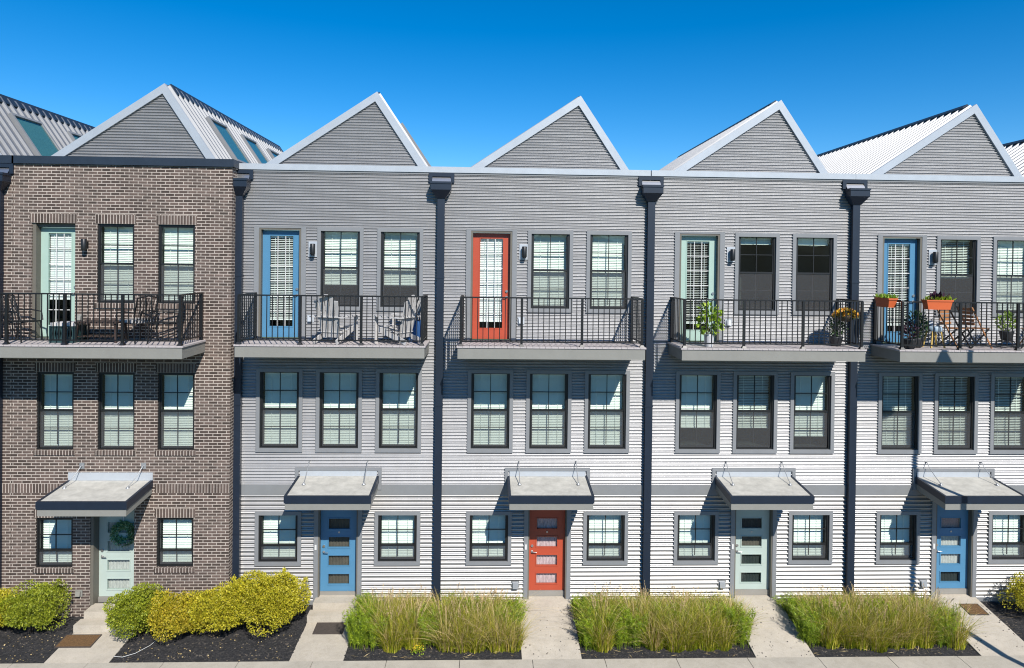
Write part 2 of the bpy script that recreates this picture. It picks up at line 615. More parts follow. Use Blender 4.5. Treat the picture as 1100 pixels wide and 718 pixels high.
def balcony_door(parent, x, z, w, h, paint, y, ang, blind_to=.18):
    """full-lite door leaf with 3 x 6 divided glass and blinds between"""
    gx0, gx1, gz0, gz1 = .17, w - .17, .26, h - .13
    mb = MB()
    mb.box(0, gx0, y, y + .045, 0, h).box(gx1, w, y, y + .045, 0, h)
    mb.box(gx0, gx1, y, y + .045, 0, gz0).box(gx0, gx1, y, y + .045, gz1, h)
    ring(mb, gx0 - .02, gx1 + .02, gz0 - .02, gz1 + .02, .022, y - .008, y - .0005)
    d = mb.build('balcony_door', M[paint], parent, (x, 0, z))
    g = MB()
    t = .016
    for k in (1, 2):
        xx = gx0 + (gx1 - gx0) * k / 3
        g.box(xx - t / 2, xx + t / 2, y + .002, y + .012, gz0, gz1)
    for k in range(1, 6):
        zz = gz0 + (gz1 - gz0) * k / 6
        xs = [gx0] + [gx0 + (gx1 - gx0) * q / 3 for q in (1, 2)] + [gx1]
        for a, b in zip(xs[:-1], xs[1:]):
            g.box(a + t / 2, b - t / 2, y + .0025, y + .0115, zz - t / 2, zz + t / 2)
    g.build('muntins', M['white'], d)
    p = MB()
    p.face([(gx0, y + .016, gz0), (gx1, y + .016, gz0), (gx1, y + .016, gz1), (gx0, y + .016, gz1)])
    p.build('pane', M['doorglass'], d)
    s = slats(gx1 - gx0 + .12, gz0 + blind_to, gz1 + .0, ang, y + .075, .042)
    s.v = [(a + gx0 - .06, b, c) for a, b, c in s.v]
    s.build('blind', M['blind'], d)
    r = MB()
    r.box(.02, w - .02, y + .9, y + .92, 0, h).box(.0, .02, y + .046, y + .9, 0, h).box(w - .02, w, y + .046, y + .9, 0, h)
    r.box(.02, w - .02, y + .046, y + .9, h - .02, h).box(.02, w - .02, y + .046, y + .9, 0, .02)
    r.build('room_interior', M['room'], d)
    handle(d, w - .075, y, 1.0, -1)
    return d

def front_door(parent, x, z, w, h, paint, y, curtains, hside=-1):
    lw0, lw1 = w * .215, w * .785
    lites = [(lw0, lw1, zz, zz + .245) for zz in (.16, .60, 1.04, 1.48)]
    mb = MB()
    for a, b, c, e in rects(0, w, 0, h, lites):
        mb.box(a, b, y, y + .045, c, e)
    for a, b, c, e in lites:
        ring(mb, a - .022, b + .022, c - .022, e + .022, .022, y - .009, y - .0005)
    d = mb.build('front_door', M[paint], parent, (x, 0, z))
    for (a, b, c, e), cu in zip(lites, curtains):
        p = MB()
        p.face([(a, y + .012, c), (b, y + .012, c), (b, y + .012, e), (a, y + .012, e)])
        p.build('pane', M['doorglass'], d)
        q = MB()
        rows = []
        for zz in (c - .02, e + .02):
            rows.append([(a - .02 + (b - a + .04) * k / 24, y + .07 + .010 * math.sin(k * 1.9), zz) for k in range(25)])
        q.grid(rows)
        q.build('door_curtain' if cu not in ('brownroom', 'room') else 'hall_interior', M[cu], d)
    handle(d, .075 if hside < 0 else w - .075, y, .93, 1 if hside < 0 else -1)
    k = MB()
    k.tube([(w / 2, y, 1.40), (w / 2, y - .012, 1.40)], .022, 10)
    k.build('peephole', M['steel'], d)
    s = MB()
    s.box(0, w, y - .03, y + .05, -.13, -.004)
    s.build('door_sill', M['sill'], d)
    return d

# ------------------------------------------------------------------ house parts
PF = 2 * math.pi
DECK = 6.14
TIPX, TIPZ, GY = 2.58, 12.10, .5
TANL, TANR = math.tan(rad(34)), math.tan(rad(56))

def roof_parts(house, gy, cat_cap, xl, xr, skylights=True, L=8.8):
    ang_l, ang_r = rad(34), rad(56)
    ztop = TIPZ - .03
    z_l, z_r = 9.82, 9.82
    runl, runr = (ztop - z_l) / TANL, (ztop - z_r) / TANR
    # gable wall, corrugated, clipped to the triangle
    g = MB()
    corrugate(g, 0, 0, 9.75, ztop - .10, .0667, .0155, gy + .02,
              xf=lambda z: (TIPX - (ztop - .05 - z) / TANL, TIPX + (ztop - .05 - z) / TANR))
    g.build('gable_wall', M['gable'], house)
    # rake trim: two flat bands, mitred at the tip, with depth
    r = MB()
    w = .17
    for sgn, an, zb in ((-1, ang_l, z_l - .2), (1, ang_r, z_r - .2)):
        t = math.tan(an)
        dxo = (TIPZ - zb) / t
        off = w / math.sin(an)            # horizontal offset of the inner edge
        ix = TIPX + (w * (math.sin(ang_l) - math.sin(ang_r)) if 0 else 0)
        # inner tip: both bands have width w and the ridge angle is 90 degrees
        itx = TIPX - w * math.sin(ang_r) * 0 + w * (math.cos(ang_l + math.pi / 4 + rad(0)) * math.sqrt(2)) * 0
        a = Vector((TIPX, 0, TIPZ))
        dl = Vector((-math.cos(ang_l), 0, -math.sin(ang_l)))
        dr = Vector((math.cos(ang_r), 0, -math.sin(ang_r)))
        it = a + (dl + dr) * w
        d = dl if sgn < 0 else dr
        s0 = (TIPZ - zb) / math.sin(an)
        e = a + d * s0
        ei = it + d * (s0 - w)
        y0, y1 = gy - .03, gy + .06
        if sgn < 0:
            p = [e, a, it, ei]
        else:
            p = [a, e, ei, it]
        fr = [Vector((q.x, y0, q.z)) for q in p]
        bk = [Vector((q.x, y1, q.z)) for q in p]
        r.face([fr[3], fr[2], fr[1], fr[0]])
        r.face(bk)
        for k in range(4):
            r.face([fr[k], fr[(k + 1) % 4], bk[(k + 1) % 4], bk[k]])
    r.build('rake_trim', M['rake'], house)
    # two roof slopes with ribs running down the slope
    R = MB()
    y0, y1 = gy + .061, gy + L
    for sgn, an, run, zb in ((-1, ang_l, runl, z_l), (1, ang_r, runr, z_r)):
        nrm = Vector((sgn * math.sin(an), 0, math.cos(an)))
        top = Vector((TIPX, 0, ztop))
        bot = Vector((TIPX + sgn * run, 0, zb))
        if sgn < 0:
            R.face([(bot.x, y0, bot.z), (top.x, y0, top.z), (top.x, y1, top.z), (bot.x, y1, bot.z)])
        else:
            R.face([(top.x, y0, top.z), (bot.x, y0, bot.z), (bot.x, y1, bot.z), (top.x, y1, top.z)])
        y = y0 + .12
        hgt = .06
        while y < y1 - .05:
            ya, yb, yc, yd = y - .05, y - .032, y + .032, y + .05
            q = [(Vector((0, ya, 0)), 0), (Vector((0, yb, 0)), hgt), (Vector((0, yc, 0)), hgt), (Vector((0, yd, 0)), 0)]
            rows = [[(b + nrm * hh + v) for v, hh in q] for b in (top - nrm * .0, bot)]
            R.grid(rows, 0, False)
            R.face(rows[0][::-1] if sgn > 0 else rows[0])
            y += .28
    rf = R.build('roof', M['roof'], house)
    c = MB()
    a = Vector((TIPX, 0, ztop + .105))
    dl = Vector((-math.cos(ang_l), 0, -math.sin(ang_l))) * .15
    dr = Vector((math.cos(ang_r), 0, -math.sin(ang_r))) * .26
    th = Vector((0, 0, -.03))
    sec = [a + dl, a, a + dr, a + dr + th, a + th * 1.6, a + dl + th]
    rows = [[Vector((p.x, yy, p.z)) for p in sec] for yy in (gy + .3, gy + L + .02)]
    c.grid(rows, 0, False, True)
    c.face(rows[0]); c.face(rows[1][::-1])
    c.build('ridge_cap', M['cap_navy'], rf)
    # skylights on the steep slope
    if skylights:
        nrm = Vector((math.sin(ang_r), 0, math.cos(ang_r)))
        dn = Vector((math.cos(ang_r), 0, -math.sin(ang_r)))
        top = Vector((TIPX, 0, ztop))
        for k in range(3):
            ya = gy + 1.42 + k * 2.37
            yb = ya + 1.22
            s = MB()
            def P(d, y, h):
                q = top + dn * d + nrm * h
                return (q.x, y, q.z)
            d0, d1, hh = .58, 1.95, .13
            for (da, db, yy0, yy1) in ((d0, d0 + .07, ya, yb), (d1 - .07, d1, ya, yb), (d0 + .07, d1 - .07, ya, ya + .07), (d0 + .07, d1 - .07, yb - .07, yb)):
                p = [P(da, yy0, .002), P(db, yy0, .002), P(da, yy1, .002), P(db, yy1, .002), P(da, yy0, hh), P(db, yy0, hh), P(da, yy1, hh), P(db, yy1, hh)]
                s.hexa(p, 0)
            s.face([P(d0 + .07, ya + .07, .10), P(d1 - .07, ya + .07, .10), P(d1 - .07, yb - .07, .10), P(d0 + .07, yb - .07, .10)], 1)
            # pale light-well lining under the glass
            s.face([P(d0 + .07, ya + .07, .068), P(d1 - .07, ya + .07, .068), P(d1 - .07, yb - .07, .068), P(d0 + .07, yb - .07, .068)], 2)
            s.build('skylight', [M['trim'], M['skyglass'], M['lace']], rf)

def downspout(house, x, y0, head_z=9.86, zbot=.0):
    o = MB()
    o.box(x - .085, x + .085, y0 - .13, y0 - .015, zbot, 9.52)
    dn = o.build('downspout', M['navy'], house, bevel=.008)
    h = MB()
    zt = head_z
    h.box(x - .25, x + .25, y0 - .30, y0 - .012, zt - .05, zt)
    h.box(x - .235, x + .235, y0 - .285, y0 - .012, zt - .19, zt - .05)
    p = [(x - .235, y0 - .285, zt - .19), (x + .235, y0 - .285, zt - .19), (x - .235, y0 - .012, zt - .19), (x + .235, y0 - .012, zt - .19)]
    q = [(x - .10, y0 - .145, zt - .38), (x + .10, y0 - .145, zt - .38), (x - .10, y0 - .012, zt - .38), (x + .10, y0 - .012, zt - .38)]
    h.hexa(q + p)
    h.build('collector_head', M['navy'], dn)
    s = MB()
    ring(s, x - .30, x + .30, zt + .003, 10.088, .085, y0 - .05, y0 - .012)
    s.build('scupper_frame', M['navy'], dn)
    b = MB()
    b.face([(x - .22, y0 - .10, zt + .01), (x + .22, y0 - .10, zt + .01), (x + .22, y0 - .013, 10.0), (x - .22, y0 - .013, 10.0)])
    b.build('scupper_throat', M['steel'], dn)
    st = MB()
    for z in (1.6, 4.6, 7.6):
        st.box(x - .093, x + .093, y0 - .137, y0 - .012, z, z + .05)
    st.build('pipe_strap', M['navy'], dn)
    return dn

def canopy(house, x0, x1, y0=0.0, d=1.12, brick=False):
    zb, zf = 2.93, 2.815
    c = MB()
    e = .035
    # sloped slab body (navy drip edge)
    def slab(mb, xa, xb, ya, yb, za, zb_, t, mi=0):
        p = [(xa, y0 + yb, zb_ - t), (xb, y0 + yb, zb_ - t), (xa, y0 + ya, za - t), (xb, y0 + ya, za - t),
             (xa, y0 + yb, zb_), (xb, y0 + yb, zb_), (xa, y0 + ya, za), (xb, y0 + ya, za)]
        mb.hexa(p, mi)
    # ring of navy edge trim
    slab(c, x0, x0 + .055, -.003, -d, zb, zf, .16)
    slab(c, x1 - .055, x1, -.003, -d, zb, zf, .16)
    slab(c, x0 + .055, x1 - .055, -d + .05, -d, zf + .005, zf, .16)
    cn = c.build('canopy', M['navy'], house)
    m = MB()
    slab(m, x0 + .055, x1 - .055, -.003, -d + .05, zb - .012, zf - .008, .05)
    m.build('roof_membrane', M['membrane'], cn)
    f = MB()
    slab(f, x0 + .02, x0 + .055, -.003, -d + .02, zb - .165, zf - .165, .145)
    slab(f, x1 - .055, x1 - .02, -.003, -d + .02, zb - .165, zf - .165, .145)
    slab(f, x0 + .055, x1 - .055, -d + .055, -d + .02, zf - .16, zf - .165, .145)
    f.build('fascia', M['fascia'], cn)
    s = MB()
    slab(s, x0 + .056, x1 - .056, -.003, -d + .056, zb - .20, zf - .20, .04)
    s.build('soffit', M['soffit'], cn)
    u = MB()
    u.box(x0 + (.0 if brick else .05), x1 - (.0 if brick else .05), y0 - .022, y0 - .004, zb - .011, zb + (.17 if brick else .115))
    u.build('wall_flashing', M['cap_light'], cn)
    return cn

def canopy_cable(house, xa, za, xb, yb, zb, y0, plate=True):
    m = MB()
    A, B = Vector((xa, y0 - .05, za)), Vector((xb, yb, zb))
    if plate:
        m.box(xa - .055, xa + .055, y0 - .012, y0 - .002, za - .07, za + .07)
    m.tube([(xa, y0 - .002, za), (xa, y0 - .06, za)], .014, 8)
    pts = []
    for k in range(7):
        t = k / 6
        p = A.lerp(B, t)
        p.z -= .03 * math.sin(math.pi * t)
        pts.append(p)
    m.tube(pts, .009, 6)
    m.lathe([(.045, 0), (.045, .012), (.016, .02), (.016, .05)], 10, (xb, yb, zb - .03))
    o = m.build('canopy_cable', M['galv'], house)
    return o

def balcony(house, xl, xr, y0=0.0, d=1.2, posts=None):
    z = DECK
    b = MB()
    # deck of boards running front to back
    n = int((xr - xl) / .14)
    w = (xr - xl) / n
    for k in range(n):
        b.box(xl + k * w + .003, xl + (k + 1) * w - .003, y0 - d, y0 - .004, z - .035, z)
    bal = b.build('balcony', M['deckb'], house)
    f = MB()
    f.box(xl + .025, xr - .025, y0 - d + .02, y0 - d + .06, z - .275, z - .036)
    f.box(xl + .025, xl + .065, y0 - d + .06, y0 - .004, z - .275, z - .036)
    f.box(xr - .065, xr - .025, y0 - d + .06, y0 - .004, z - .275, z - .036)
    f.build('fascia_board', M['fascia'], bal)
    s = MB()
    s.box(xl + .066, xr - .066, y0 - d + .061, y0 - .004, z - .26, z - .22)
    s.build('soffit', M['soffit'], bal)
    r = MB()
    yf = y0 - d + .07
    xa, xb = xl + .09, xr - .09
    zt, zl = z + 1.09, z + .10
    r.box(xa - .02, xb + .02, yf - .022, yf + .022, zt - .03, zt)
    r.box(xa + .026, xb - .026, yf - .014, yf + .014, zl - .014, zl + .014)
    for xx in (xa, xb):
        r.box(xx - .02, xx + .02, yf + .0225, y0 - .01, zt - .03, zt)
        r.box(xx - .014, xx + .014, yf + .026, y0 - .05, zl - .014, zl + .014)
    r.build('railing', M['rail'], bal)
    np_ = posts or 3
    px = [xa + (xb - xa) * k / np_ for k in range(np_ + 1)]
    if 'baluster' not in CACHE:
        o = MB().box(-.0085, .0085, -.0085, .0085, zl + .014 - z, zt - .03 - z).build('baluster', M['rail'])
        CACHE['baluster'] = o.data
        bpy.data.objects.remove(o)
    for a, c in zip(px[:-1], px[1:]):
        m = int(round((c - a) / .118))
        for k in range(1, m):
            link('baluster', CACHE['baluster'], bal, (a + (c - a) * k / m, yf, z))
    for xx in (xa, xb):
        m = int(round((d - .12) / .118))
        for k in range(1, m):
            link('baluster', CACHE['baluster'], bal, (xx, yf + (d - .12) * k / m, z))
    for xx in px:
        p = MB()
        p.box(xx - .026, xx + .026, yf - .026, yf + .026, z + .012, zt - .0305)
        q0 = [(xx + sx * .055, yf + sy * .055, z + .001) for sy in (-1, 1) for sx in (-1, 1)]
        q1 = [(xx + sx * .03, yf + sy * .03, z + .05) for sy in (-1, 1) for sx in (-1, 1)]
        p.hexa(q0 + q1)
        p.build('railing_post', M['rail'], bal)
    for xx in (xa, xb):
        p = MB()
        p.box(xx - .026, xx + .026, y0 - .075, y0 - .012, z + .002, zt - .0305)
        p.build('railing_post', M['rail'], bal)
    return bal

def sconce(house, x, z, y0=0.0, plate=True):
    s = MB()
    s.lathe([(.055, 0), (.058, .01), (.058, .24), (.05, .25)], 14, (x, y0 - .10, z))
    s.lathe([(.045, -.03), (.045, .0)], 14, (x, y0 - .10, z))
    s.box(x - .02, x + .02, y0 - .05, y0 - .006, z + .10, z + .14)
    o = s.build('wall_lamp', M['black'], house)
    p = MB()
    if plate:
        p.box(x - .115, x + .10, y0 - .022, y0 - .004, z - .06, z + .30)
        p.build('mounting_plate', M['cap_light'], o)
    else:
        p.box(x - .05, x + .05, y0 - .014, y0 - .003, z + .04, z + .20)
        p.build('mounting_plate', M['black'], o)

def outlet(house, x, z, y0=0.0, w=.10, h=.12, mat='galv'):
    o = MB()
    o.box(x - w / 2 - .03, x + w / 2 + .03, y0 - .016, y0 - .003, z - h / 2 - .03, z + h / 2 + .03)
    o.hexa([(x - w / 2, y0 - .075, z - h / 2), (x + w / 2, y0 - .075, z - h / 2), (x - w / 2, y0 - .0165, z - h / 2), (x + w / 2, y0 - .0165, z - h / 2),
            (x - w / 2, y0 - .05, z + h / 2), (x + w / 2, y0 - .05, z + h / 2), (x - w / 2, y0 - .0165, z + h / 2), (x + w / 2, y0 - .0165, z + h / 2)])
    return o.build('outlet_cover', M[mat], house)

CLOSED = rad(58)
# ------------------------------------------------------------------ corrugated-steel house
def steel_house(U, label, paint3, paint1, blinds, curtains, xl=-.745, xr=4.205, can=(.88, 2.79), bal=(-.31, 3.89), dang=CLOSED, spout=True, full=True):
    h = thing('townhouse', label, 'townhouse', (U, 0, 0), 0, 'townhouses in the row')
    W3 = [1.385, 2.785]
    W2 = [0.0, 1.39, 2.785]
    W1 = [.0, 2.79]
    ww = .91
    T = .085
    D3 = (-.045, .93)
    D1 = (1.39, 2.315)
    holes = [(D3[0], D3[1], DECK + .02, 8.74)] + [(x, x + ww, 6.915, 8.735) for x in W3] + [(x, x + ww, 3.575, 5.405) for x in W2] \
        + [(x, x + ww, .89, 2.05) for x in W1] + [(D1[0], D1[1], -.02, 2.56)]
    w = MB()
    for a, b, c, e in rects(xl, xr, 2.712, 10.1, holes):
        corrugate(w, a, b, c, e, .0667, .0155)
    w.build('upper_wall', M['siding_up'], h)
    w = MB()
    for a, b, c, e in rects(xl, xr, -.03, 2.467, holes):
        corrugate(w, a, b, c, e, .1, .021, under=.5)
    w.build('lower_wall', M['siding_low'], h)
    w = MB()
    for a, b, c, e in rects(xl, xr, 2.467, 2.712, [(D1[0], D1[1], 2.4, 2.56)]):
        w.box(a, b, -.016, .02, c, e)
    w.build('trim_band', M['band'], h)
    w = MB()
    w.box(xl, xr, -.02, .02, -.12, -.031)
    w.build('base_flashing', M['band'], h)
    # parapet cap
    w = MB()
    w.box(xl, xr, -.05, .28, 10.098, 10.235)
    w.build('parapet_cap', M['cap_light'], h)
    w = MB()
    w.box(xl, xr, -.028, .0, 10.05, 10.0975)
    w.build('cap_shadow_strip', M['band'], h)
    w = MB()
    w.box(xl, xr, .06, .56, 9.70, 9.76)
    w.build('parapet_gutter', M['rake'], h)
    roof_parts(h, GY, 'light', xl, xr)
    if spout:
        downspout(h, xl - .01 if xl < -.7 else -.49, -.0)
    if not full:
        return h
    # trims round the openings
    def trim(x, z, hh, up, dn):
        t = MB()
        ring(t, x - T, x + ww + T, z - dn, z + hh + up, T, -.030, .03, dn)
        t.build('window_trim', M['trim'], h)
    for x in W3:
        trim(x, 6.915, 1.82, .035, .09)
    for x in W2:
        trim(x, 3.575, 1.83, .045, .095)
    for x in W1:
        trim(x, .89, 1.16, .03, .09)
    w = MB()
    w.box(D3[0] - .115, D3[0], -.030, .03, DECK + .012, 8.78).box(D3[1], D3[1] + .115, -.030, .03, DECK + .012, 8.78)
    w.box(D3[0], D3[1], -.030, .03, 8.741, 8.78)
    w.build('door_trim', M['trim'], h)
    w = MB()
    w.box(D1[0] - .10, D1[0], -.030, .03, -.03, 2.56).box(D1[1], D1[1] + .10, -.030, .03, -.03, 2.56)
    w.box(D1[0], D1[1], -.030, .03, 2.5505, 2.60)
    w.build('door_trim', M['trim'], h)
    w = MB()
    w.box(can[0] - .06, can[0] + .02, -.034, -.001, 2.60, 3.125).box(can[1] - .02, can[1] + .06, -.034, -.001, 2.60, 3.125)
    w.box(can[0] + .02, can[1] - .02, -.034, -.001, 3.05, 3.125)
    w.build('canopy_trim', M['trim'], h)
    w = MB()
    w.box(D1[0], D1[0] + .03, -.018, .17, -.02, 2.55).box(D1[1] - .03, D1[1], -.018, .17, -.02, 2.55)
    w.box(D1[0] + .03, D1[1] - .03, -.018, .17, 2.52, 2.55)
    w.build('door_jamb', M['jamb'], h)
    w = MB()
    w.box(D3[0], D3[0] + .045, -.018, .15, DECK + .012, 8.74).box(D3[1] - .045, D3[1], -.018, .15, DECK + .012, 8.74)
    w.box(D3[0] + .045, D3[1] - .045, -.018, .15, 8.70, 8.7395)
    w.build('door_jamb', M['jamb'], h)
    i = 0
    for x in W3:
        window(h, x, 6.915, ww, 1.82, .91, (2, 2), blinds[i], seed=i); i += 1
    for x in W2:
        window(h, x, 3.575, ww, 1.83, .912, (2, 2), blinds[i], seed=i); i += 1
    for x in W1:
        window(h, x, .89, ww, 1.16, .377, (2, 1), blinds[i], seed=i); i += 1
    balcony_door(h, D3[0] + .046, DECK + .03, D3[1] - D3[0] - .092, 2.525, paint3, .105, dang)
    front_door(h, D1[0] + .031, .145, D1[1] - D1[0] - .062, 2.36, paint1, .11, curtains)
    canopy(h, *can)
    for s in (.27, 1.63):
        canopy_cable(h, can[0] + s, 3.27, can[0] + s + (0.05 if U > 8 else .0), -.50, 2.905, 0.0, False)
    balcony(h, *bal)
    sconce(h, 1.215, 8.13)
    outlet(h, 1.16, 6.62, mat='cap_light')
    outlet(h, 1.10, .32, w=.13, h=.13)
    d = MB()
    d.box(D1[0] - .075, D1[0] - .03, -.045, -.031, 1.18, 1.30)
    d.build('doorbell', M['white'], h)
    return h

# ------------------------------------------------------------------ brick house
def brick_house(U, label, blinds, full=True, xl=-.55, xr=4.34):
    P = -.35
    h = thing('townhouse', label, 'townhouse', (U, P, 0), 0, 'townhouses in the row')
    ww = .83
    W3 = [1.325, 2.685]
    W2 = [0, 1.36, 2.705]
    W1 = [0, 2.705]
    D3 = (-.13, .84)
    D1 = (1.215, 2.205)
    dep = .22
    holes = [(D3[0], D3[1], DECK, 8.765)] + [(x, x + ww, 6.965, 8.765) for x in W3] + [(x, x + ww, 3.61, 5.385) for x in W2] \
        + [(x, x + ww, .925, 2.06) for x in W1] + [(D1[0], D1[1], -.1, 2.55)]
    w = MB()
    for a, b, c, e in rects(xl, xr, -.35, 10.09, holes):
        brickquad(w, a, b, c, e)
    # returns of the openings and the end of the wall
    for a, b, c, e in holes:
        for x in (a, b):
            w.face([(x, 0, c), (x, dep, c), (x, dep, e), (x, 0, e)], 0, [(0, c), (dep, c), (dep, e), (0, e)])
        for z in (c, e):
            w.face([(a, 0, z), (b, 0, z), (b, dep, z), (a, dep, z)], 0, [(a, 0), (b, 0), (b, dep), (a, dep)])
    w.face([(xr, 0, -.35), (xr, .36, -.35), (xr, .36, 10.09), (xr, 0, 10.09)], 0, [(.1, -.35), (.46, -.35), (.46, 10.09), (.1, 10.09)])
    w.build('brick_wall', M['brick'], h)
    # soldier courses, band, rowlock sills
    def soldier(name, a, b, z, proud=.004, hgt=.213):
        y = -proud
        s = MB()
        s.face([(a, y, z), (b, y, z), (b, y, z + hgt), (a, y, z + hgt)], 0, [(.004, a), (.004, b), (.213, b), (.213, a)])
        for zz in (z, z + hgt):
            s.face([(a, y, zz), (b, y, zz), (b, .02, zz), (a, .02, zz)], 0, [(.03, a), (.03, b), (.05, b), (.05, a)])
        for xx in (a, b):
            s.face([(xx, y, z), (xx, .02, z), (xx, .02, z + hgt), (xx, y, z + hgt)], 0, [(0, .03), (.02, .03), (.02, .04), (0, .04)])
        s.build(name, M['soldier'], h)
    for a, b, c, e in holes[:-1]:
        soldier('brick_lintel', a - .04, b + .04, e + .003)
    for a, b, c, e in holes[1:-1]:
        soldier('brick_sill', a - .04, b + .04, c - .115, .03, .112)
    for a, b in ((xl, .70), (2.66, xr)):
        soldier('soldier_course', a, b, 2.63, .005)
    c = MB()
    c.box(xl, xr + .05, -.05, .30, 10.10, 10.275)
    c.box(xr, xr + .045, .3005, .42, 10.12, 10.27)
    c.build('parapet_cap', M['cap_navy'], h)
    w = MB()
    w.box(xl, xr, .06, .56, 9.70, 9.76)
    w.build('parapet_gutter', M['rake'], h)
    roof_parts(h, GY, 'navy', xl, xr)
    if not full:
        return h
    i = 0
    for x in W3:
        window(h, x, 6.965, ww, 1.80, .90, (2, 2), blinds[i], .025, i); i += 1
    for x in W2:
        window(h, x, 3.61, ww, 1.775, .89, (2, 2), blinds[i], .025, i); i += 1
    for x in W1:
        window(h, x, .925, ww, 1.135, .365, (2, 1), blinds[i], .025, i); i += 1
    j = MB()
    j.box(D3[0] + .002, D3[0] + .08, .035, .26, DECK + .012, 8.76).box(D3[1] - .03, D3[1] - .002, .10, .26, DECK + .012, 8.76)
    j.box(D3[0] + .08, D3[1] - .03, .10, .26, 8.68, 8.7595)
    j.build('door_jamb', M['jamb'], h)
    j = MB()
    j.box(D1[0] + .002, D1[0] + .07, .02, .34, -.02, 2.545).box(D1[1] - .03, D1[1] - .002, .10, .34, -.02, 2.545)
    j.box(D1[0] + .07, D1[1] - .03, .10, .34, 2.50, 2.545)
    j.build('door_jamb', M['jamb'], h)
    balcony_door(h, D3[0] + .081, DECK + .03, D3[1] - D3[0] - .112, 2.505, 'mint', .205, CLOSED, .62)
    d = front_door(h, D1[0] + .071, .145, D1[1] - D1[0] - .102, 2.34, 'mintpale', .25, ['lace'] * 4)
    canopy(h, .73, 2.62, 0, 1.14, True)
    for xx in (1.03, 2.41):
        canopy_cable(h, xx, 3.25, xx - .14, -.42, 2.905, 0)
    balcony(h, -1.18, 3.79, 0, 1.2, 4)
    sconce(h, 1.09, 8.16, 0, False)
    outlet(h, .98, .34, w=.1, h=.1, mat='fascia')
    outlet(h, .96, 6.62, w=.08, h=.1, mat='fascia')
    downspout(h, -.82, 0, 9.86)
    return h

FULL = (.06, CLOSED)
HALF = rad(25)
brick_house(-15.15, 'brick townhouse at the left edge, only its ribbed roof with skylights showing', [FULL] * 8, True, -1.0, 4.371)
brick_house(-10.22, 'dark brick townhouse with mint green doors and navy parapet cap', [FULL] * 8)
steel_house(-5.32, 'grey corrugated steel townhouse with bright blue doors, next to the brick house', 'blue', 'blue',
            [(.53, CLOSED), (.53, CLOSED)] + [FULL] * 6, ['brownroom'] * 4, xl=-.558, bal=(-.19, 3.965), can=(.90, 2.80), dang=rad(22))
steel_house(-.37, 'grey corrugated steel townhouse with red-orange doors', 'red', 'red',
            [FULL] * 8, ['pinklace'] * 4)
steel_house(4.605, 'grey corrugated steel townhouse with pale mint green doors', 'mint', 'mintpale',
            [(1.62, CLOSED), (1.62, CLOSED), (.52, CLOSED), (.50, HALF), (.30, rad(45)), FULL, FULL, FULL], ['room', 'room', 'brownroom', 'room'], dang=rad(10))
steel_house(9.55, 'grey corrugated steel townhouse with blue doors and orange planters on its balcony', 'blue', 'blue',
            [(.86, HALF), FULL, (.1, HALF), (.1, rad(20)), (.1, rad(20)), FULL, FULL, FULL], ['room', 'lace', 'lace', 'pinkcard'], dang=rad(18), can=(.85, 2.76))
steel_house(14.505, 'grey corrugated townhouse at the right edge, only its ribbed roof slope showing', 'mint', 'mint',
            [FULL] * 8, ['lace'] * 4)

# ------------------------------------------------------------------ ground
def sheet(name, x0, x1, y0, y1, zf, mat, nx=1, ny=1, jitter=0):
    mb = MB()
    rnd = random.Random(7)
    rows = []
    for j in range(ny + 1):
        y = y0 + (y1 - y0) * j / ny
        rows.append([(x0 + (x1 - x0) * i / nx, y, zf(y) + rnd.uniform(-jitter, jitter)) for i in range(nx + 1)])
    mb.grid(rows, 0, jitter > 0)
    return struct(mb.build(name, mat))

sheet('ground', -300, 300, -300, 300, lambda y: -.62, M['lawn'])
hm = MB()
hr = random.Random(4)
prof = [hr.uniform(7, 15) for _ in range(61)]
hm.grid([[(-300 + 10 * i, -150 - 30 * j, (-.7, p, p * 1.5, -.7)[j]) for i, p in enumerate(prof)] for j in range(4)])
struct(hm.build('hills', M['lawn']))
ZP = -.33
pv = MB()
x = -61.3
while x < 60:
    pv.box(x + .006, x + 1.52 - .006, -3.7, -1.957, -.60, ZP)
    x += 1.52
struct(pv.build('pavement', M['pavement'], bevel=.008))
struct(MB().box(-60, 60, -3.9, -3.705, -.60, ZP - .004).build('kerb', M['concrete']))
struct(MB().box(-60, 60, -11, -3.905, -.60, ZP - .13).build('road', M['asphalt']))
for a, b in ((-14, -8.985), (-7.715, -4.015), (-2.935, .815), (2.045, 5.795), (7.035, 10.695), (11.935, 16)):
    sheet('mulch_bed', a, b, -1.955, .02, lambda y: -.14 - .20 * min(1, max(0, -y / 1.95)) ** .7, M['mulch'], int((b - a) * 14), 34, .016)

def path(x0, x1, ytop, ztop, ybot=-1.953, zbot=ZP + .001, shift=0):
    mb = MB()
    n = 2
    for k in range(n):
        a, b = k / n, (k + 1) / n
        ya, yb = ytop + (ybot - ytop) * a - (.012 if k else 0), ytop + (ybot - ytop) * b
        za, zb = ztop + (zbot - ztop) * a, ztop + (zbot - ztop) * b
        sa, sb = shift * a, shift * b
        mb.hexa([(x0 + sb, yb, zb - .12), (x1 + sb, yb, zb - .12), (x0 + sa, ya, za - .12), (x1 + sa, ya, za - .12),
                 (x0 + sb, yb, zb), (x1 + sb, yb, zb), (x0 + sa, ya, za), (x1 + sa, ya, za)])
    return struct(mb.build('path', M['concrete'], bevel=.012))

def steps(x0, x1, y0, label):
    t = thing('entry_steps', label, 'steps', ((x0 + x1) / 2, y0 - .3, -.25), 0, 'concrete steps before the doors')
    w = (x1 - x0) / 2
    MB().box(-w + .06, w - .06, 0.005, .4, -.05, .255 + .05).build('step', M['concrete'], t, bevel=.015)
    MB().box(-w, w, -.28, .0, -.1, .155).build('step', M['concrete'], t, bevel=.015)

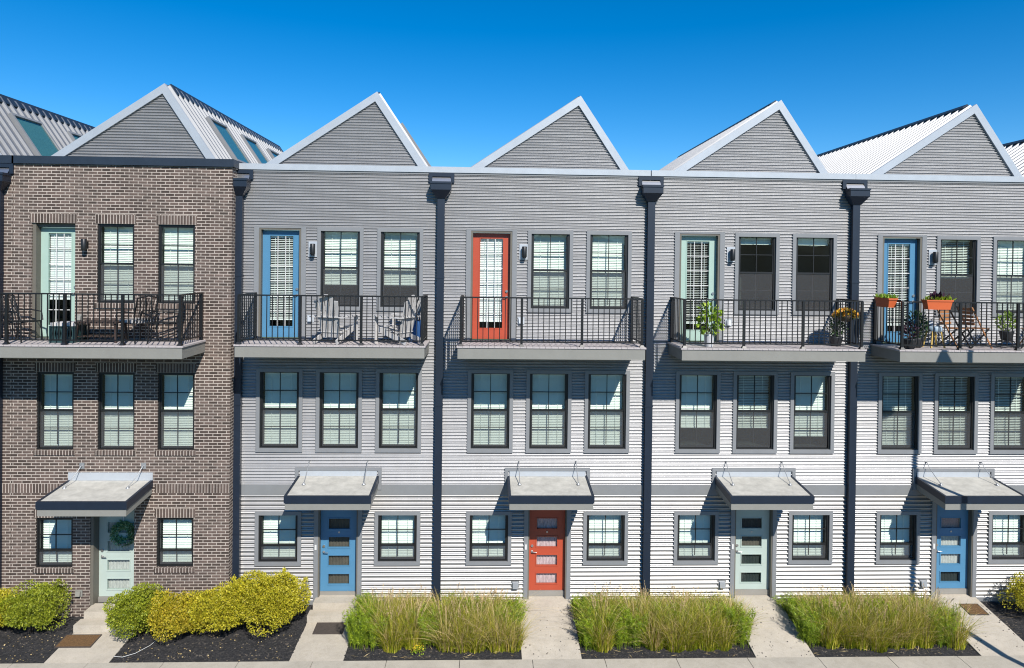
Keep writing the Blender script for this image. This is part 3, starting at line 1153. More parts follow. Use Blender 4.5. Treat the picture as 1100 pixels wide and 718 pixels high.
steps(-9.02, -7.80, -.35, 'two pale concrete steps up to the brick house door')
path(-9.0, -7.70, -.94, -.25)
steps(-4.03, -2.90, 0, 'two pale concrete steps up to the blue door beside the yellow shrub')
path(-4.03, -2.92, -.59, -.25)
path(.80, 2.06, .12, .01)
path(5.78, 7.05, .12, .01)
path(10.68, 11.95, .12, .01)

# ------------------------------------------------------------------ foliage helpers
RNG = np.random.default_rng(11)

def leaf_mesh(name, c, d, size, wid, mat, fold=.25):
    """one diamond-shaped folded leaf per row: c root point, d direction, size length"""
    n = len(c)
    d = d / np.linalg.norm(d, axis=1, keepdims=True)
    r = RNG.normal(size=(n, 3))
    s = np.cross(d, r)
    s /= np.linalg.norm(s, axis=1, keepdims=True) + 1e-9
    u = np.cross(s, d)
    L = size[:, None]
    Wd = (size * wid)[:, None]
    v = np.stack([c, c + d * L * .5 + s * Wd * .5 + u * L * fold * .25, c + d * L, c + d * L * .5 - s * Wd * .5 + u * L * fold * .25], 1).reshape(-1, 3)
    me = bpy.data.meshes.new(name)
    f = np.arange(n * 4).reshape(n, 4)
    me.from_pydata(v.tolist(), [], f.tolist())
    me.materials.append(mat)
    me.update()
    return me

def blades_mesh(name, roots, heights, lean, width, mat, seg=4, droop=.5):
    """curved tapering strips"""
    V, Fc = [], []
    for (x, y, z), h, (lx, ly), w in zip(roots, heights, lean, width):
        ang = RNG.uniform(0, 2 * math.pi)
        sx, sy = math.cos(ang) * w / 2, math.sin(ang) * w / 2
        i = len(V)
        for k in range(seg + 1):
            t = k / seg
            b = t ** 2
            px, py, pz = x + lx * b * h, y + ly * b * h, z + h * (t - droop * .35 * (lx * lx + ly * ly) ** .5 * t ** 3)
            ww = 1 - .85 * t
            V.append((px - sx * ww, py - sy * ww, pz))
            V.append((px + sx * ww, py + sy * ww, pz))
        for k in range(seg):
            a = i + 2 * k
            Fc.append((a, a + 1, a + 3, a + 2))
    me = bpy.data.meshes.new(name)
    me.from_pydata(V, [], Fc)
    me.materials.append(mat)
    me.update()
    return me

def shrub(label, x, y, z, w, d, h, mat, n, seed, group=None, flat=.75):
    global RNG
    RNG = np.random.default_rng(seed)
    t = thing('shrub', label, 'shrub', (x, y, z), 0, group)
    K = 34
    # lumps packed inside a flattened ellipsoid
    th = RNG.uniform(0, 2 * math.pi, K)
    rr = np.sqrt(RNG.uniform(0, 1, K))
    lx, ly = rr * np.cos(th) * .36 * w, rr * np.sin(th) * .36 * d
    lz = h * (.30 + .42 * RNG.uniform(0, 1, K) * np.sqrt(np.maximum(.05, 1 - (rr * flat) ** 2)))
    lr = RNG.uniform(.13, .23, K) * min(w, h * 1.2)
    k = RNG.integers(0, K, n)
    v = RNG.normal(size=(n, 3))
    v /= np.linalg.norm(v, axis=1, keepdims=True)
    rad_ = lr[k] * RNG.uniform(.45, 1.0, n) ** .35
    c = np.stack([lx[k], ly[k], lz[k]], 1) + v * rad_[:, None] * np.array([1, 1, .82])
    c[:, 2] = np.maximum(c[:, 2], .05 + .08 * RNG.uniform(size=n))
    d_ = v * .8 + RNG.normal(size=(n, 3)) * .55 + np.array([0, 0, .35])
    # a few sprigs that break the outline
    m = n // 14
    k = RNG.integers(0, K, 24)
    c2 = []
    d2 = []
    for q in k:
        v = RNG.normal(size=3)
        v[2] = abs(v[2]) + .2
        v /= np.linalg.norm(v)
        b = np.array([lx[q], ly[q], lz[q]]) + v * lr[q] * .9
        for s_ in range(m // 24):
            c2.append(b + v * RNG.uniform(0, .07) + RNG.normal(size=3) * .022)
            d2.append(v * .4 + RNG.normal(size=3) * .6)
    c, d_ = np.concatenate([c, np.array(c2)]), np.concatenate([d_, np.array(d2)])
    link('foliage', leaf_mesh('foliage', c, d_, RNG.uniform(.028, .050, len(c)), .58, mat), t)
    s = MB()
    for q in range(12):
        a = RNG.uniform(0, 2 * math.pi)
        r = RNG.uniform(.25, .42)
        e = (r * w * math.cos(a), r * d * math.sin(a), h * RNG.uniform(.4, .7))
        s.tube([(RNG.uniform(-.06, .06), RNG.uniform(-.06, .06), -.06), (e[0] * .4, e[1] * .4, e[2] * .5), e], [.014, .010, .004], 5)
    s.build('stems', M['twig'], t)
    return t

GZ = lambda y: -.14 - .20 * min(1, max(0, -y / 1.95)) ** .7
shrub('yellow-green leafy shrub at the left frame edge, against the brick wall', -10.88, -.92, GZ(-.92), 1.45, 1.0, 1.12, M['leaf_yellow'], 15000, 1)
shrub('fresh green shrub left of the brown coir mat', -9.92, -.88, GZ(-.88), 1.48, 1.05, 1.22, M['leaf_green'], 16500, 2)
shrub('round green shrub right of the brick house door', -7.56, -1.02, GZ(-1.02), 1.42, 1.05, 1.20, M['leaf_green'], 19000, 3)
shrub('low olive and yellow shrub second from the brick house door', -6.66, -1.08, GZ(-1.08), 1.45, 1.08, 1.12, M['leaf_mixed'], 18000, 4)
shrub('low golden shrub squeezed between the olive shrub and the big yellow one', -5.88, -1.02, GZ(-1.02), 1.45, 1.1, 1.18, M['leaf_yellow'], 19000, 5)
shrub('largest yellow shrub, in front of the blue-door house beside its steps', -4.86, -.95, GZ(-.95), 2.15, 1.3, 1.48, M['leaf_yellow'], 34000, 6)
shrub('yellow shrub cut by the right frame edge', 12.98, -.62, GZ(-.62), 1.55, 1.0, 1.12, M['leaf_yellow'], 8500, 8)

# ---- ornamental grasses and feathery perennials in the three beds
def grass_variant(seed, h, green):
    global RNG
    RNG = np.random.default_rng(seed)
    n = int(620 * green)
    def roots(n, r):
        a, q = RNG.uniform(0, 2 * math.pi, n), np.sqrt(RNG.uniform(0, 1, n)) * r
        return np.stack([q * np.cos(a), q * np.sin(a), np.full(n, -.03)], 1), a, q
    r, a, q = roots(n, .23)
    hh = h * RNG.uniform(.25, 1.02, n)
    le = np.stack([np.cos(a), np.sin(a)], 1) * (q / .23 * .25 + RNG.uniform(-.15, .25, n) + .75 * (1 - hh / h) ** 1.5)[:, None] + RNG.normal(size=(n, 2)) * .14
    b = blades_mesh('grass_blades', r, hh, le, RNG.uniform(.010, .018, n), M['blade'])
    m = int(330 - 130 * green)
    r, a, q = roots(m, .20)
    le = np.stack([np.cos(a), np.sin(a)], 1) * (RNG.uniform(-.05, .75, m))[:, None] + RNG.normal(size=(m, 2)) * .16
    s = blades_mesh('dry_stalks', r, h * RNG.uniform(.2, 1.1, m), le * 1.25, RNG.uniform(.007, .015, m), M['straw'])
    # plumes on tall thin stems
    k = 9
    V, Fc = [], []
    c, d, z = [], [], []
    for _ in range(k):
        a = RNG.uniform(0, 2 * math.pi)
        l = RNG.uniform(.05, .3)
        H = h * RNG.uniform(1.02, 1.28)
        px, py = math.cos(a) * .08, math.sin(a) * .08
        i = len(V)
        w = .003
        for q in range(4):
            t = q / 3
            X, Y, Z = px + math.cos(a) * l * t * t * H, py + math.sin(a) * l * t * t * H, H * t
            V += [(X - w, Y, Z), (X + w, Y, Z)]
        for q in range(3):
            Fc.append((i + 2 * q, i + 2 * q + 1, i + 2 * q + 3, i + 2 * q + 2))
        for q in range(26):
            t = RNG.uniform(.80, 1.0)
            c.append((px + math.cos(a) * l * t * t * H, py + math.sin(a) * l * t * t * H, H * t))
            d.append((math.cos(a) * .3 + RNG.normal() * .35, math.sin(a) * .3 + RNG.normal() * .35, 1))
    pm = leaf_mesh('seed_heads', np.array(c), np.array(d, float), RNG.uniform(.03, .055, len(c)), .22, M['plume'])
    st = bpy.data.meshes.new('plume_stems')
    st.from_pydata(V, [], Fc)
    st.materials.append(M['straw'])
    return b, s, pm, st

def fern_variant(seed, h):
    global RNG
    RNG = np.random.default_rng(seed)
    n = 64
    c, d = [], []
    sm = MB()
    for _ in range(n):
        a = RNG.uniform(0, 2 * math.pi)
        r0, l = math.sqrt(RNG.uniform()) * .22, RNG.uniform(.0, .25)
        H = h * RNG.uniform(.6, 1.0)
        f = lambda t: (math.cos(a) * (r0 + l * t * t * H), math.sin(a) * (r0 + l * t * t * H), H * t - .02)
        sm.tube([f(0), f(.5), f(1)], [.004, .003, .0015], 3, cap=False)
        for q in range(44):
            t = RNG.uniform(.12, 1.0)
            c.append(f(t))
            b = RNG.uniform(0, 2 * math.pi)
            d.append((math.cos(b), math.sin(b), .9 + RNG.normal() * .3))
    fm = leaf_mesh('feathery_leaves', np.array(c), np.array(d, float), RNG.uniform(.05, .095, len(c)), .16, M['fern'])
    o = sm.build('stems', M['fern'])
    me = o.data
    bpy.data.objects.remove(o)
    return fm, me

GV = [grass_variant(100 + k, 1.0, (1.0, .8, .55, .9)[k]) for k in range(4)]
FV = [fern_variant(200 + k, .85) for k in range(3)]

def bed(x0, x1, y1, where, seed, fern_end):
    rnd = random.Random(seed)
    gl, fl = 'green and tan ornamental grass ' + where, 'feathery green perennial ' + where
    rows = [(-.36, .50), (-.74, .68), (-1.12, .83), (y1, .92)]
    for ri, (y, hh) in enumerate(rows):
        t = (y - rows[0][0]) / (rows[3][0] - rows[0][0])
        xa, xb = x0 + .10, x1 - .10
        n = int((xb - xa) / .34)
        for k in range(n + 1):
            x = xa + (xb - xa) * k / n + rnd.uniform(-.07, .07)
            yy = y + rnd.uniform(-.08, .08)
            f = (fern_end < 0 and k <= 0) or (fern_end > 0 and k >= n) or (rnd.random() < (.34 if ri < 3 else .30))
            sc = hh * rnd.uniform(.88, 1.08)
            if f:
                o = thing('leafy_perennial', fl, 'perennial', (x, yy, GZ(yy)), rnd.uniform(0, 6.28), 'feathery perennials ' + where)
                v = FV[rnd.randrange(3)]
                sc *= 1.0
                link('feathery_leaves', v[0], o)
                link('stems', v[1], o)
            else:
                o = thing('grass_clump', gl, 'grass clump', (x, yy, GZ(yy)), rnd.uniform(0, 6.28), 'ornamental grasses ' + where)
                v = GV[rnd.randrange(4)]
                for nm, me in zip(('grass_blades', 'dry_stalks', 'seed_heads', 'plume_stems'), v):
                    if nm in ('grass_blades', 'dry_stalks') or rnd.random() < .55:
                        link(nm, me, o)
            o['kind'] = 'thing'
            o.scale = (1.0, .95, sc)

bed(-2.78, .72, -1.46, 'in the bed left of the red front door', 1, -1)
bed(2.14, 5.70, -1.48, 'in the bed between the red and pale mint front doors', 2, -1)
bed(7.12, 10.50, -1.52, 'in the bed left of the last blue front door', 3, -1)

t = thing('yellow_flower', 'small clump of yellow flowers low at the front of a grass bed', 'flower', (-1.42, -1.72, GZ(-1.72)))
RNG = np.random.default_rng(5)
c = RNG.normal(size=(90, 3)) * np.array([.07, .05, .04]) + np.array([0, 0, .13])
link('petals', leaf_mesh('petals', c, RNG.normal(size=(90, 3)) + np.array([0, -.6, .6]), RNG.uniform(.02, .04, 90), .7, M['petal']), t)
c = RNG.normal(size=(150, 3)) * np.array([.08, .06, .04]) + np.array([0, 0, .07])
link('leaves', leaf_mesh('leaves', c, RNG.normal(size=(150, 3)) + np.array([0, 0, .8]), RNG.uniform(.03, .06, 150), .4, M['fern']), t)

# fallen straw on the mulch at the front edge of the beds
def litter(x0, x1, seed, label):
    global RNG
    RNG = np.random.default_rng(seed)
    n = 90
    c = np.stack([RNG.uniform(x0, x1, n), RNG.uniform(-1.9, -1.4, n), np.zeros(n)], 1)
    c[:, 2] = [GZ(y) + .022 for y in c[:, 1]]
    d = np.stack([RNG.normal(size=n), RNG.normal(size=n) * .6, RNG.uniform(0, .25, n)], 1)
    o = link('straw_litter', leaf_mesh('straw_litter', c, d, RNG.uniform(.05, .2, n), .05, M['straw']))
    tag(o, label, 'straw')
    o['kind'] = 'stuff'
litter(-2.7, .7, 31, 'fallen straw on the dark mulch before the first grass bed')
litter(2.1, 5.7, 32, 'fallen straw on the dark mulch before the middle grass bed')
litter(7.0, 10.4, 33, 'fallen straw on the dark mulch before the right grass bed')

# fallen leaves and bark crumbs, spilled from the beds onto the paths and lying on the mulch
def fallen(name, label, x0, x1, n, seed, mat, zf, size, y0=-1.93, y1=-.25, edge=False):
    global RNG
    RNG = np.random.default_rng(seed)
    x = RNG.uniform(x0, x1, n)
    if edge:
        u = RNG.beta(.35, .35, n)
        x = x0 + (x1 - x0) * u
    y = RNG.uniform(y0, y1, n)
    c = np.stack([x, y, np.array([zf(q) for q in y])], 1)
    d = np.stack([RNG.normal(size=n), RNG.normal(size=n), RNG.uniform(0, .2, n)], 1)
    o = link(name, leaf_mesh(name, c, d, RNG.uniform(size * .5, size * 1.3, n), .7, mat))
    tag(o, label, 'litter')
    o['kind'] = 'stuff'
PZ = lambda y: .016 + (ZP - .01) * min(1, max(0, (.12 - y) / 2.07))
FZ = lambda y: GZ(y) + .02
for k, (a, b, w) in enumerate(((.84, 2.02, 'red door'), (5.82, 7.0, 'pale mint steel-house door'), (10.72, 11.9, 'last blue door'))):
    fallen('bark_crumbs', 'dark bark crumbs along the edges of the path to the ' + w, a, b, 90, 40 + k, M['mulch'], PZ, .035, edge=True)
for k, (a, b, w) in enumerate(((-11.2, -9.1, 'left of the brick house path'), (-7.6, -4.2, 'in front of the yellow shrubs'))):
    fallen('fallen_leaves', 'small pale fallen leaves on the mulch ' + w, a, b, 120, 50 + k, M['straw'], FZ, .035, y1=-1.0)

# ------------------------------------------------------------------ mats, cable, lamp post
def doormat(label, x, y, z, w, d, mat, tilt=0, edge=None):
    t = thing('doormat', label, 'doormat', (x, y, z))
    MB().box(-w / 2, w / 2, -d / 2, d / 2, 0, .018).build('pad', M[mat], t, bevel=.004)
    b = MB()
    for q in ((-w / 2 - .02, w / 2 + .02, -d / 2 - .02, -d / 2 - .0005), (-w / 2 - .02, w / 2 + .02, d / 2 + .0005, d / 2 + .02)):
        b.box(*q, 0, .02)
    for q in ((-w / 2 - .02, -w / 2 - .0005), (w / 2 + .0005, w / 2 + .02)):
        b.box(*q, -d / 2, d / 2, 0, .02)
    b.build('border', M[edge or mat], t)
    t.rotation_euler = (tilt, 0, 0)
    return t
SL = math.atan2(.08, 1.0)
doormat('brown coir doormat on the path of the brick house', -8.72, -1.25, -.275, .72, .40, 'brownmat', SL * .9, 'greymat')
doormat('grey-brown doormat below the steps of the first blue door', -3.46, -.82, -.262, .62, .38, 'greymat', SL * .8)
doormat('brown doormat on the path to the last blue door', 11.58, -.48, -.09, .42, .36, 'brownmat', math.atan2(.33, 2.07), 'greymat')

m = MB()
pts = [(-7.68, -1.78), (-7.5, -1.80), (-7.3, -1.68), (-7.12, -1.42), (-7.05, -1.15), (-6.95, -.95)]
m.tube([(x, y, GZ(y) + .025) for x, y in pts], .005, 6)
tag(m.build('garden_cable', M['white']), 'thin white cable lying across the mulch beside the brick house path', 'cable')

t = thing('street_lamp', 'tall dark street lamp whose shadow falls on the last blue-door house', 'street lamp', (12.24, -4.6, -.46))
p = MB()
p.tube([(0, 0, 0), (0, 0, .5), (0, 0, 9.9)], [.10, .085, .06], 14)
p.build('pole', M['navy'], t)
b = MB()
b.lathe([(.17, 0), (.17, .1), (.12, .25), (.10, .5)], 16)
b.build('pole_base', M['navy'], t)
a = MB()
a.tube([(0, 0, 9.85), (-.3, 0, 10.0), (-.6, 0, 9.95), (-.62, 0, 9.80)], .03, 8)
a.build('arm', M['navy'], t)
l = MB()
l.lathe([(.20, 9.42), (.21, 9.46), (.13, 9.66), (.06, 9.82)], 18, (-.62, 0, 0))
l.build('lamp_head', M['navy'], t)

# ------------------------------------------------------------------ wreath
t = thing('wreath', 'green leafy wreath hanging on the mint door of the brick house', 'wreath', (-8.37, -.14, 1.62))
RNG = np.random.default_rng(3)
n = 1500
a = RNG.uniform(0, 2 * math.pi, n)
b = RNG.uniform(0, 2 * math.pi, n)
rr = .19 + RNG.normal(size=n) * .015
q = .085 * np.sqrt(RNG.uniform(size=n))
c = np.stack([np.cos(a) * (rr + q * np.cos(b)), q * np.sin(b) * .8, np.sin(a) * (rr + q * np.cos(b))], 1)
d = np.stack([-np.sin(a) + np.cos(a) * .6, RNG.normal(size=n) * .5 - .3, np.cos(a) + np.sin(a) * .6], 1) + RNG.normal(size=(n, 3)) * .5
link('leaves', leaf_mesh('leaves', c, d, RNG.uniform(.04, .09, n), .42, M['wreathleaf']), t)
n = 110
a = RNG.uniform(math.pi * 1.18, math.pi * 1.82, n)
c = np.stack([np.cos(a) * .22, -.05 - RNG.uniform(0, .03, n), np.sin(a) * .22 - .01], 1) + RNG.normal(size=(n, 3)) * .015
link('blossoms', leaf_mesh('blossoms', c, RNG.normal(size=(n, 3)) + np.array([0, -.8, 0]), RNG.uniform(.02, .04, n), .8, M['lace']), t)
m = MB()
m.tube([(math.cos(k * PF / 24) * .185, 0, math.sin(k * PF / 24) * .185) for k in range(25)], .012, 6)
m.box(-.012, .012, .01, .014, .18, .62)
m.build('hoop', M['white'], t)

# ------------------------------------------------------------------ balcony furniture
D = DECK + .001
def adirondack(label, x, y, rz):
    t = thing('garden_chair', label, 'garden chair', (x, y, D), rz, 'slatted garden chairs on the balcony')
    # faces +X, back towards -X
    for k in range(5):
        v = k - 2
        s = MB()
        a0, a1 = v * .085, v * .125
        b0, b1 = Vector((-.20, a0, .14)), Vector((-.44, a1, 1.10 - .035 * v * v))
        s.bar(b0, b1, .09, .02, up=(1, 0, 0))
        s.build('back_slat', M['adir'], t, bevel=.006)
    s = MB()
    for k in range(5):
        a = -.20 + k * .135
        s.bar((a, -.29, .26 + k * .028), (a, .29, .26 + k * .028), .11, .02, up=(0, 0, 1))
    s.build('seat', M['adir'], t)
    for sy in (-1, 1):
        s = MB()
        s.bar((-.42, sy * .36, .60), (.40, sy * .36, .62), .13, .022)
        s.build('armrest', M['adir'], t, bevel=.006)
        s = MB()
        s.bar((.34, sy * .31, 0), (.34, sy * .31, .605), .09, .025, up=(1, 0, 0))
        s.build('leg', M['adir'], t)
        s = MB()
        s.bar((-.46, sy * .275, .055), (.36, sy * .275, .34), .025, .11)
        s.build('leg', M['adir'], t)
    s = MB()
    s.bar((-.345, -.32, .60), (-.345, .32, .60), .06, .02)
    s.build('back_rail', M['adir'], t)
    return t
adirondack('pale slatted garden chair beside the blue balcony door, seen from behind', -3.42, -.66, rad(72))
adirondack('pale slatted garden chair by the right railing of the blue-door balcony, facing left', -2.05, -.66, rad(150))

t = thing('bag', 'blue canvas bag behind the garden chair at the right railing', 'bag', (-1.66, -.42, D))
b = MB()
sec = [(-.16, -.10), (.16, -.10), (.18, 0), (.16, .10), (-.16, .10), (-.18, 0)]
rows = [[(x * k, y * k, z) for x, y in sec] for z, k in ((0, .9), (.08, 1.05), (.35, 1.0), (.48, .82), (.50, .7))]
b.grid(rows, 0, True, True)
b.face(rows[0][::-1]); b.face(rows[-1])
b.build('body', M['bluebag'], t)
b = MB()
b.tube([(-.1, -.07, .46), (-.08, -.08, .62), (.08, -.08, .62), (.1, -.07, .46)], .012, 6)
b.build('strap', M['potdark'], t)

def metal_chair(label, x, y, rz, cushion=True):
    t = thing('patio_chair', label, 'patio chair', (x, y, D), rz, 'black patio chairs')
    # faces +X
    f = MB()
    for sy in (-1, 1):
        f.tube([(-.28, sy * .25, .42), (-.34, sy * .25, .70), (-.40, sy * .24, .98)], .016, 8)
    f.tube([(-.40, -.24, .98), (-.42, 0, 1.02), (-.40, .24, .98)], .016, 8)
    for k in range(6):
        a = -.18 + k * .072
        f.tube([(-.285, a, .44), (-.40, a + (.06 if k % 2 else -.06), .98)], .008, 6)
        f.tube([(-.285, a, .44), (-.40, a + (-.06 if k % 2 else .06), .98)], .008, 6)
    f.build('backrest', M['rail'], t)
    s = MB()
    ring_pts = [(-.28, -.26, .42), (.26, -.27, .43), (.26, .27, .43), (-.28, .26, .42), (-.28, -.26, .42)]
    s.tube(ring_pts, .015, 8)
    for k in range(7):
        a = -.22 + k * .075
        s.box(-.27, .25, a - .012, a + .012, .418, .426)
    s.build('seat', M['rail'], t)
    for sy in (-1, 1):
        a = MB()
        a.tube([(-.35, sy * .27, .66), (.0, sy * .30, .67), (.25, sy * .29, .64), (.29, sy * .28, .45)], .015, 8)
        a.build('armrest', M['rail'], t)
        for q, xx in ((.29, .26), (-.38, -.28)):
            l = MB()
            l.tube([(xx, sy * .26, .43), (q, sy * .28, .0)], .015, 8)
            l.build('leg', M['rail'], t)
    if cushion:
        c = MB()
        for k in range(5):
            c.box(-.25 + k * .098, -.25 + (k + 1) * .098 - .001, -.24, .24, .432, .49, k % 2)
        c.build('cushion', [M['cushion'], M['stripe']], t, bevel=.008)
    return t
metal_chair('black patio chair at the far left of the brick house balcony', -10.25, -.85, rad(-10), False)
metal_chair('black patio chair with striped cushion beside the dark coffee table', -7.80, -.75, rad(150))
metal_chair('black lattice patio chair at the right end of the brick house balcony', -7.18, -.85, rad(205), False)

t = thing('ottoman', 'dark teal lattice box with a white cushion before the brick house balcony door', 'ottoman', (-9.18, -.92, D))
t.scale = (.84, .9, .9)
o = MB()
for (a, b, c, e) in ((-.30, .30, -.24, -.235), (-.30, .30, .235, .24)):
    for k in range(9):
        x = a + .03 + k * (b - a - .06) / 8
        o.bar((x - .025, (c + e) / 2, .03), (x + .025, (c + e) / 2, .38), .03, .006, up=(0, 1, 0))
        o.bar((x + .025, (c + e) / 2 + .007, .03), (x - .025, (c + e) / 2 + .007, .38), .03, .006, up=(0, 1, 0))
o.box(-.32, .32, -.26, .26, .37, .40).box(-.32, .32, -.26, .26, 0, .04)
for sx in (-1, 1):
    for sy in (-1, 1):
        o.box(sx * .30 - .02, sx * .30 + .02, sy * .24 - .02, sy * .24 + .02, .04, .37)
    o.box(sx * .30 - .004, sx * .30 + .004, -.22, .22, .04, .37)
o.build('lattice_box', M['teal'], t)
MB().box(-.30, .30, -.24, .24, .401, .48).build('cushion', M['cushion'], t, bevel=.03)

t = thing('coffee_table', 'low dark coffee table between the patio chairs of the brick house', 'table', (-8.50, -.85, D))
MB().box(-.45, .45, -.26, .26, .42, .455).build('tabletop', M['tablewood'], t, bevel=.006)
MB().box(-.40, .40, -.22, .22, .12, .135).build('shelf', M['tablewood'], t)
for sx in (-1, 1):
    for sy in (-1, 1):
        MB().bar((sx * .40, sy * .21, .42), (sx * .43, sy * .23, 0), .035, .035).build('leg', M['tablewood'], t)

def folding_chair(label, x, y, rz):
    t = thing('folding_chair', label, 'folding chair', (x, y, D), rz, 'wooden folding chairs')
    # faces +X
    b = MB()
    for k in range(5):
        z = .56 + k * .085
        b.bar((-.17 - (z - .45) * .22, -.20, z), (-.17 - (z - .45) * .22, .20, z), .012, .06)
    b.build('backrest', M['wood'], t)
    s = MB()
    for k in range(6):
        a = -.17 + k * .072
        s.bar((a, -.20, .452), (a, .20, .452), .058, .014)
    s.build('seat', M['wood'], t)
    for sy in (-1, 1):
        l = MB()
        l.bar((-.29, sy * .215, .95), (.02, sy * .215, .40), .022, .03)
        l.bar((.02, sy * .215, .40), (.26, sy * .215, .0), .022, .03)
        l.build('leg', M['wood' if sy < 0 else 'rail'], t)
        l = MB()
        l.bar((.20, sy * .19, .455), (-.28, sy * .19, .0), .022, .03)
        l.build('leg', M['rail'], t)
    l = MB()
    l.bar((.22, -.215, .06), (.22, .215, .06), .016, .016)
    l.build('stretcher', M['rail'], t)
    return t
folding_chair('wooden folding chair just right of the front orange planter', 10.82, -.70, rad(-68))
folding_chair('wooden folding chair turned sideways, between the first folding chair and the potted shrub', 11.38, -.62, rad(8))
folding_chair('wooden folding chair cut by the right frame edge', 12.72, -.70, rad(150))

def planter(label, x, y, z, w, rz, kind):
    t = thing('planter_box', label, 'planter', (x, y, z), rz, None)
    b = MB()
    h, d = .21, .19
    k = .86
    bot = [(-w / 2 * k, -d / 2 * k, 0), (w / 2 * k, -d / 2 * k, 0), (-w / 2 * k, d / 2 * k, 0), (w / 2 * k, d / 2 * k, 0)]
    top = [(-w / 2, -d / 2, h - .03), (w / 2, -d / 2, h - .03), (-w / 2, d / 2, h - .03), (w / 2, d / 2, h - .03)]
    b.hexa(bot + top)
    b.build('box', M['orange'], t)
    r = MB()
    ring(r, -w / 2 - .015, w / 2 + .015, -d / 2 - .015, d / 2 + .015, .03, h - .0295, h + .005)
    r.v = [(a, c, bb) for a, bb, c in r.v]
    r.build('rim', M['orange'], t)
    s = MB()
    s.box(-w / 2 + .016, w / 2 - .016, -d / 2 + .016, d / 2 - .016, h - .0295, h - .015)
    s.build('soil', M['mulch'], t)
    global RNG
    RNG = np.random.default_rng(int(abs(x * 10)))
    n = 260
    c = np.stack([RNG.uniform(-w / 2, w / 2, n), RNG.uniform(-d / 2, d / 2, n), np.full(n, h - .02)], 1)
    dd = RNG.normal(size=(n, 3)) * .35 + np.array([0, 0, 1])
    link('trailing_leaves', leaf_mesh('trailing_leaves', c, dd, RNG.uniform(.05, .15, n), .22, M['houseleaf' if kind != 'dark' else 'fern']), t)
    if kind == 'dark':
        n = 70
        c = np.stack([RNG.normal(size=n) * .10, RNG.normal(size=n) * .03, np.full(n, h - .02) + RNG.uniform(0, .08, n)], 1)
        link('purple_leaves', leaf_mesh('purple_leaves', c, RNG.normal(size=(n, 3)) * .5 + np.array([0, 0, 1]), RNG.uniform(.1, .2, n), .4, M['purpleleaf']), t)
    k = MB()
    for sx in (-.3, .3):
        k.box(sx * w - .01, sx * w + .01, d / 2 + .001, d / 2 + .006, .02, h + .03)
    k.build('hanger', M['rail'], t)
    return t
planter('orange planter box on the front railing with dark purple leaves', 10.04, -1.262, 7.06, .58, 0, 'dark')
planter('orange planter box on the left side railing with pale grassy leaves', 9.205, -.70, 7.07, .56, rad(-90), 'light')

def potted(label, x, y, z, pot, potmat, prof, leafmat_, n, spread, size, wid, seed, up=.6, stems=True):
    global RNG
    RNG = np.random.default_rng(seed)
    t = thing('potted_plant', label, 'potted plant', (x, y, z))
    p = MB()
    p.lathe(prof, 20)
    p.build('pot', M[potmat], t)
    top = prof[-1][1]
    v = RNG.normal(size=(n, 3))
    v /= np.linalg.norm(v, axis=1, keepdims=True)
    c = v * (RNG.uniform(.15, 1, n) ** .5)[:, None] * np.array(spread) / 2
    c[:, 2] += top + spread[2] * .46
    link('leaves', leaf_mesh('leaves', c, v + RNG.normal(size=(n, 3)) * .6 + np.array([0, 0, up]), RNG.uniform(size * .6, size * 1.2, n), wid, leafmat_), t)
    s = MB()
    for _ in range(9):
        q = c[RNG.integers(0, n)]
        s.tube([(q[0] * .1, q[1] * .1, top - .03), (q[0] * .5, q[1] * .5, (q[2] + top) / 2), tuple(q)], [.006, .005, .003], 5)
    s.build('stems', M['twig'], t)
    return t
TALL = [(.085, 0), (.10, .03), (.11, .26), (.115, .28), (.10, .285)]
LOW = [(.09, 0), (.11, .02), (.15, .2), (.155, .22), (.13, .225)]
potted('leafy lime green plant in a white pot before the mint balcony door', 5.02, -.88, D, .1, 'potwhite', TALL, M['houseleaf'], 210, (.52, .42, .70), .13, .62, 21, 0)
potted('small dark potted plant on the deck below the flower basket', 8.12, -.55, D, .1, 'potdark', LOW, M['darkleaf'], 160, (.40, .35, .40), .09, .4, 22)
potted('bushy dark plant in a dark pot just left of the pale blue stool', 9.93, -.72, D, .1, 'potdark', LOW, M['darkleaf'], 330, (.46, .4, .66), .10, .4, 23)
potted('reddish-leaved plant in a dark pot in the left corner of the last balcony', 9.62, -.95, D, .1, 'potdark', LOW, M['purpleleaf'], 120, (.3, .3, .4), .1, .4, 24)
potted('fresh green shrub in a dark pot near the right end of the last balcony', 12.08, -.70, D + .18, .1, 'potdark', LOW, M['houseleaf'], 260, (.44, .4, .46), .08, .5, 25)

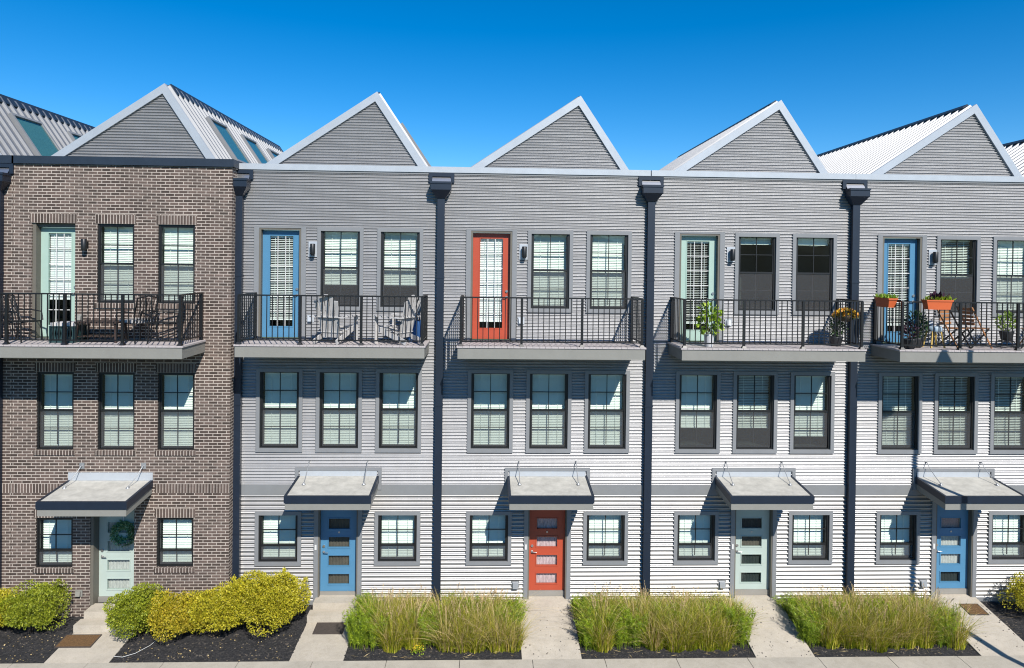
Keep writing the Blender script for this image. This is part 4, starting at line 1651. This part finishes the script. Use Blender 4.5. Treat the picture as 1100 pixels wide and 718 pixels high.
t = thing('flower_basket', 'hanging basket of orange and yellow flowers on the right railing of the mint-door balcony', 'flower basket', (8.26, -.70, 6.72))
b = MB()
b.lathe([(.05, 0), (.14, .04), (.19, .12), (.20, .15), (.17, .152)], 18)
b.build('basket', M['twig'], t)
RNG = np.random.default_rng(77)
n = 420
v = RNG.normal(size=(n, 3))
v /= np.linalg.norm(v, axis=1, keepdims=True)
v[:, 2] = np.abs(v[:, 2])
c = v * np.array([.27, .2, .17]) + np.array([0, 0, .12])
link('flowers', leaf_mesh('flowers', c, v + RNG.normal(size=(n, 3)) * .7, RNG.uniform(.03, .06, n), .8, M['orangepetal']), t)
c = v[:260] * np.array([.25, .19, .14]) + np.array([0, 0, .09])
link('leaves', leaf_mesh('leaves', c, v[:260] + RNG.normal(size=(260, 3)) * .8, RNG.uniform(.05, .09, 260), .4, M['darkleaf']), t)
h = MB()
for a in (0, 2.09, 4.19):
    h.tube([(.19 * math.cos(a), .19 * math.sin(a), .15), (.12, 0, .36)], .004, 5)
h.tube([(.12, 0, .36), (.155, 0, .40), (.17, 0, .37)], .005, 5)
h.build('hanger', M['rail'], t)

t = thing('stool', 'small stool with yellow legs and pale blue seat behind the front orange planter', 'stool', (10.38, -.66, D))
MB().lathe([(.16, .38), (.17, .40), (.17, .47), (.15, .49)], 20).build('seat', M['paleblue'], t)
for sx in (-1, 1):
    for sy in (-1, 1):
        MB().bar((sx * .10, sy * .10, .385), (sx * .16, sy * .15, 0), .03, .03).build('leg', M['yellowleg'], t)

t = thing('plant_stand', 'black wire stand with curled rings under the potted shrub of the last balcony', 'plant stand', (12.08, -.70, D))
s = MB()
s.tube([(math.cos(k * PF / 20) * .15, math.sin(k * PF / 20) * .15, .165) for k in range(21)], .010, 6)
s.tube([(math.cos(k * PF / 20) * .19, math.sin(k * PF / 20) * .19, .03) for k in range(21)], .010, 6)
s.build('rings', M['rail'], t)
for k in range(4):
    a = k * PF / 4 + .4
    MB().tube([(.15 * math.cos(a), .15 * math.sin(a), .165), (.24 * math.cos(a), .24 * math.sin(a), .10), (.19 * math.cos(a), .19 * math.sin(a), .0)], .009, 6).build('leg', M['rail'], t)
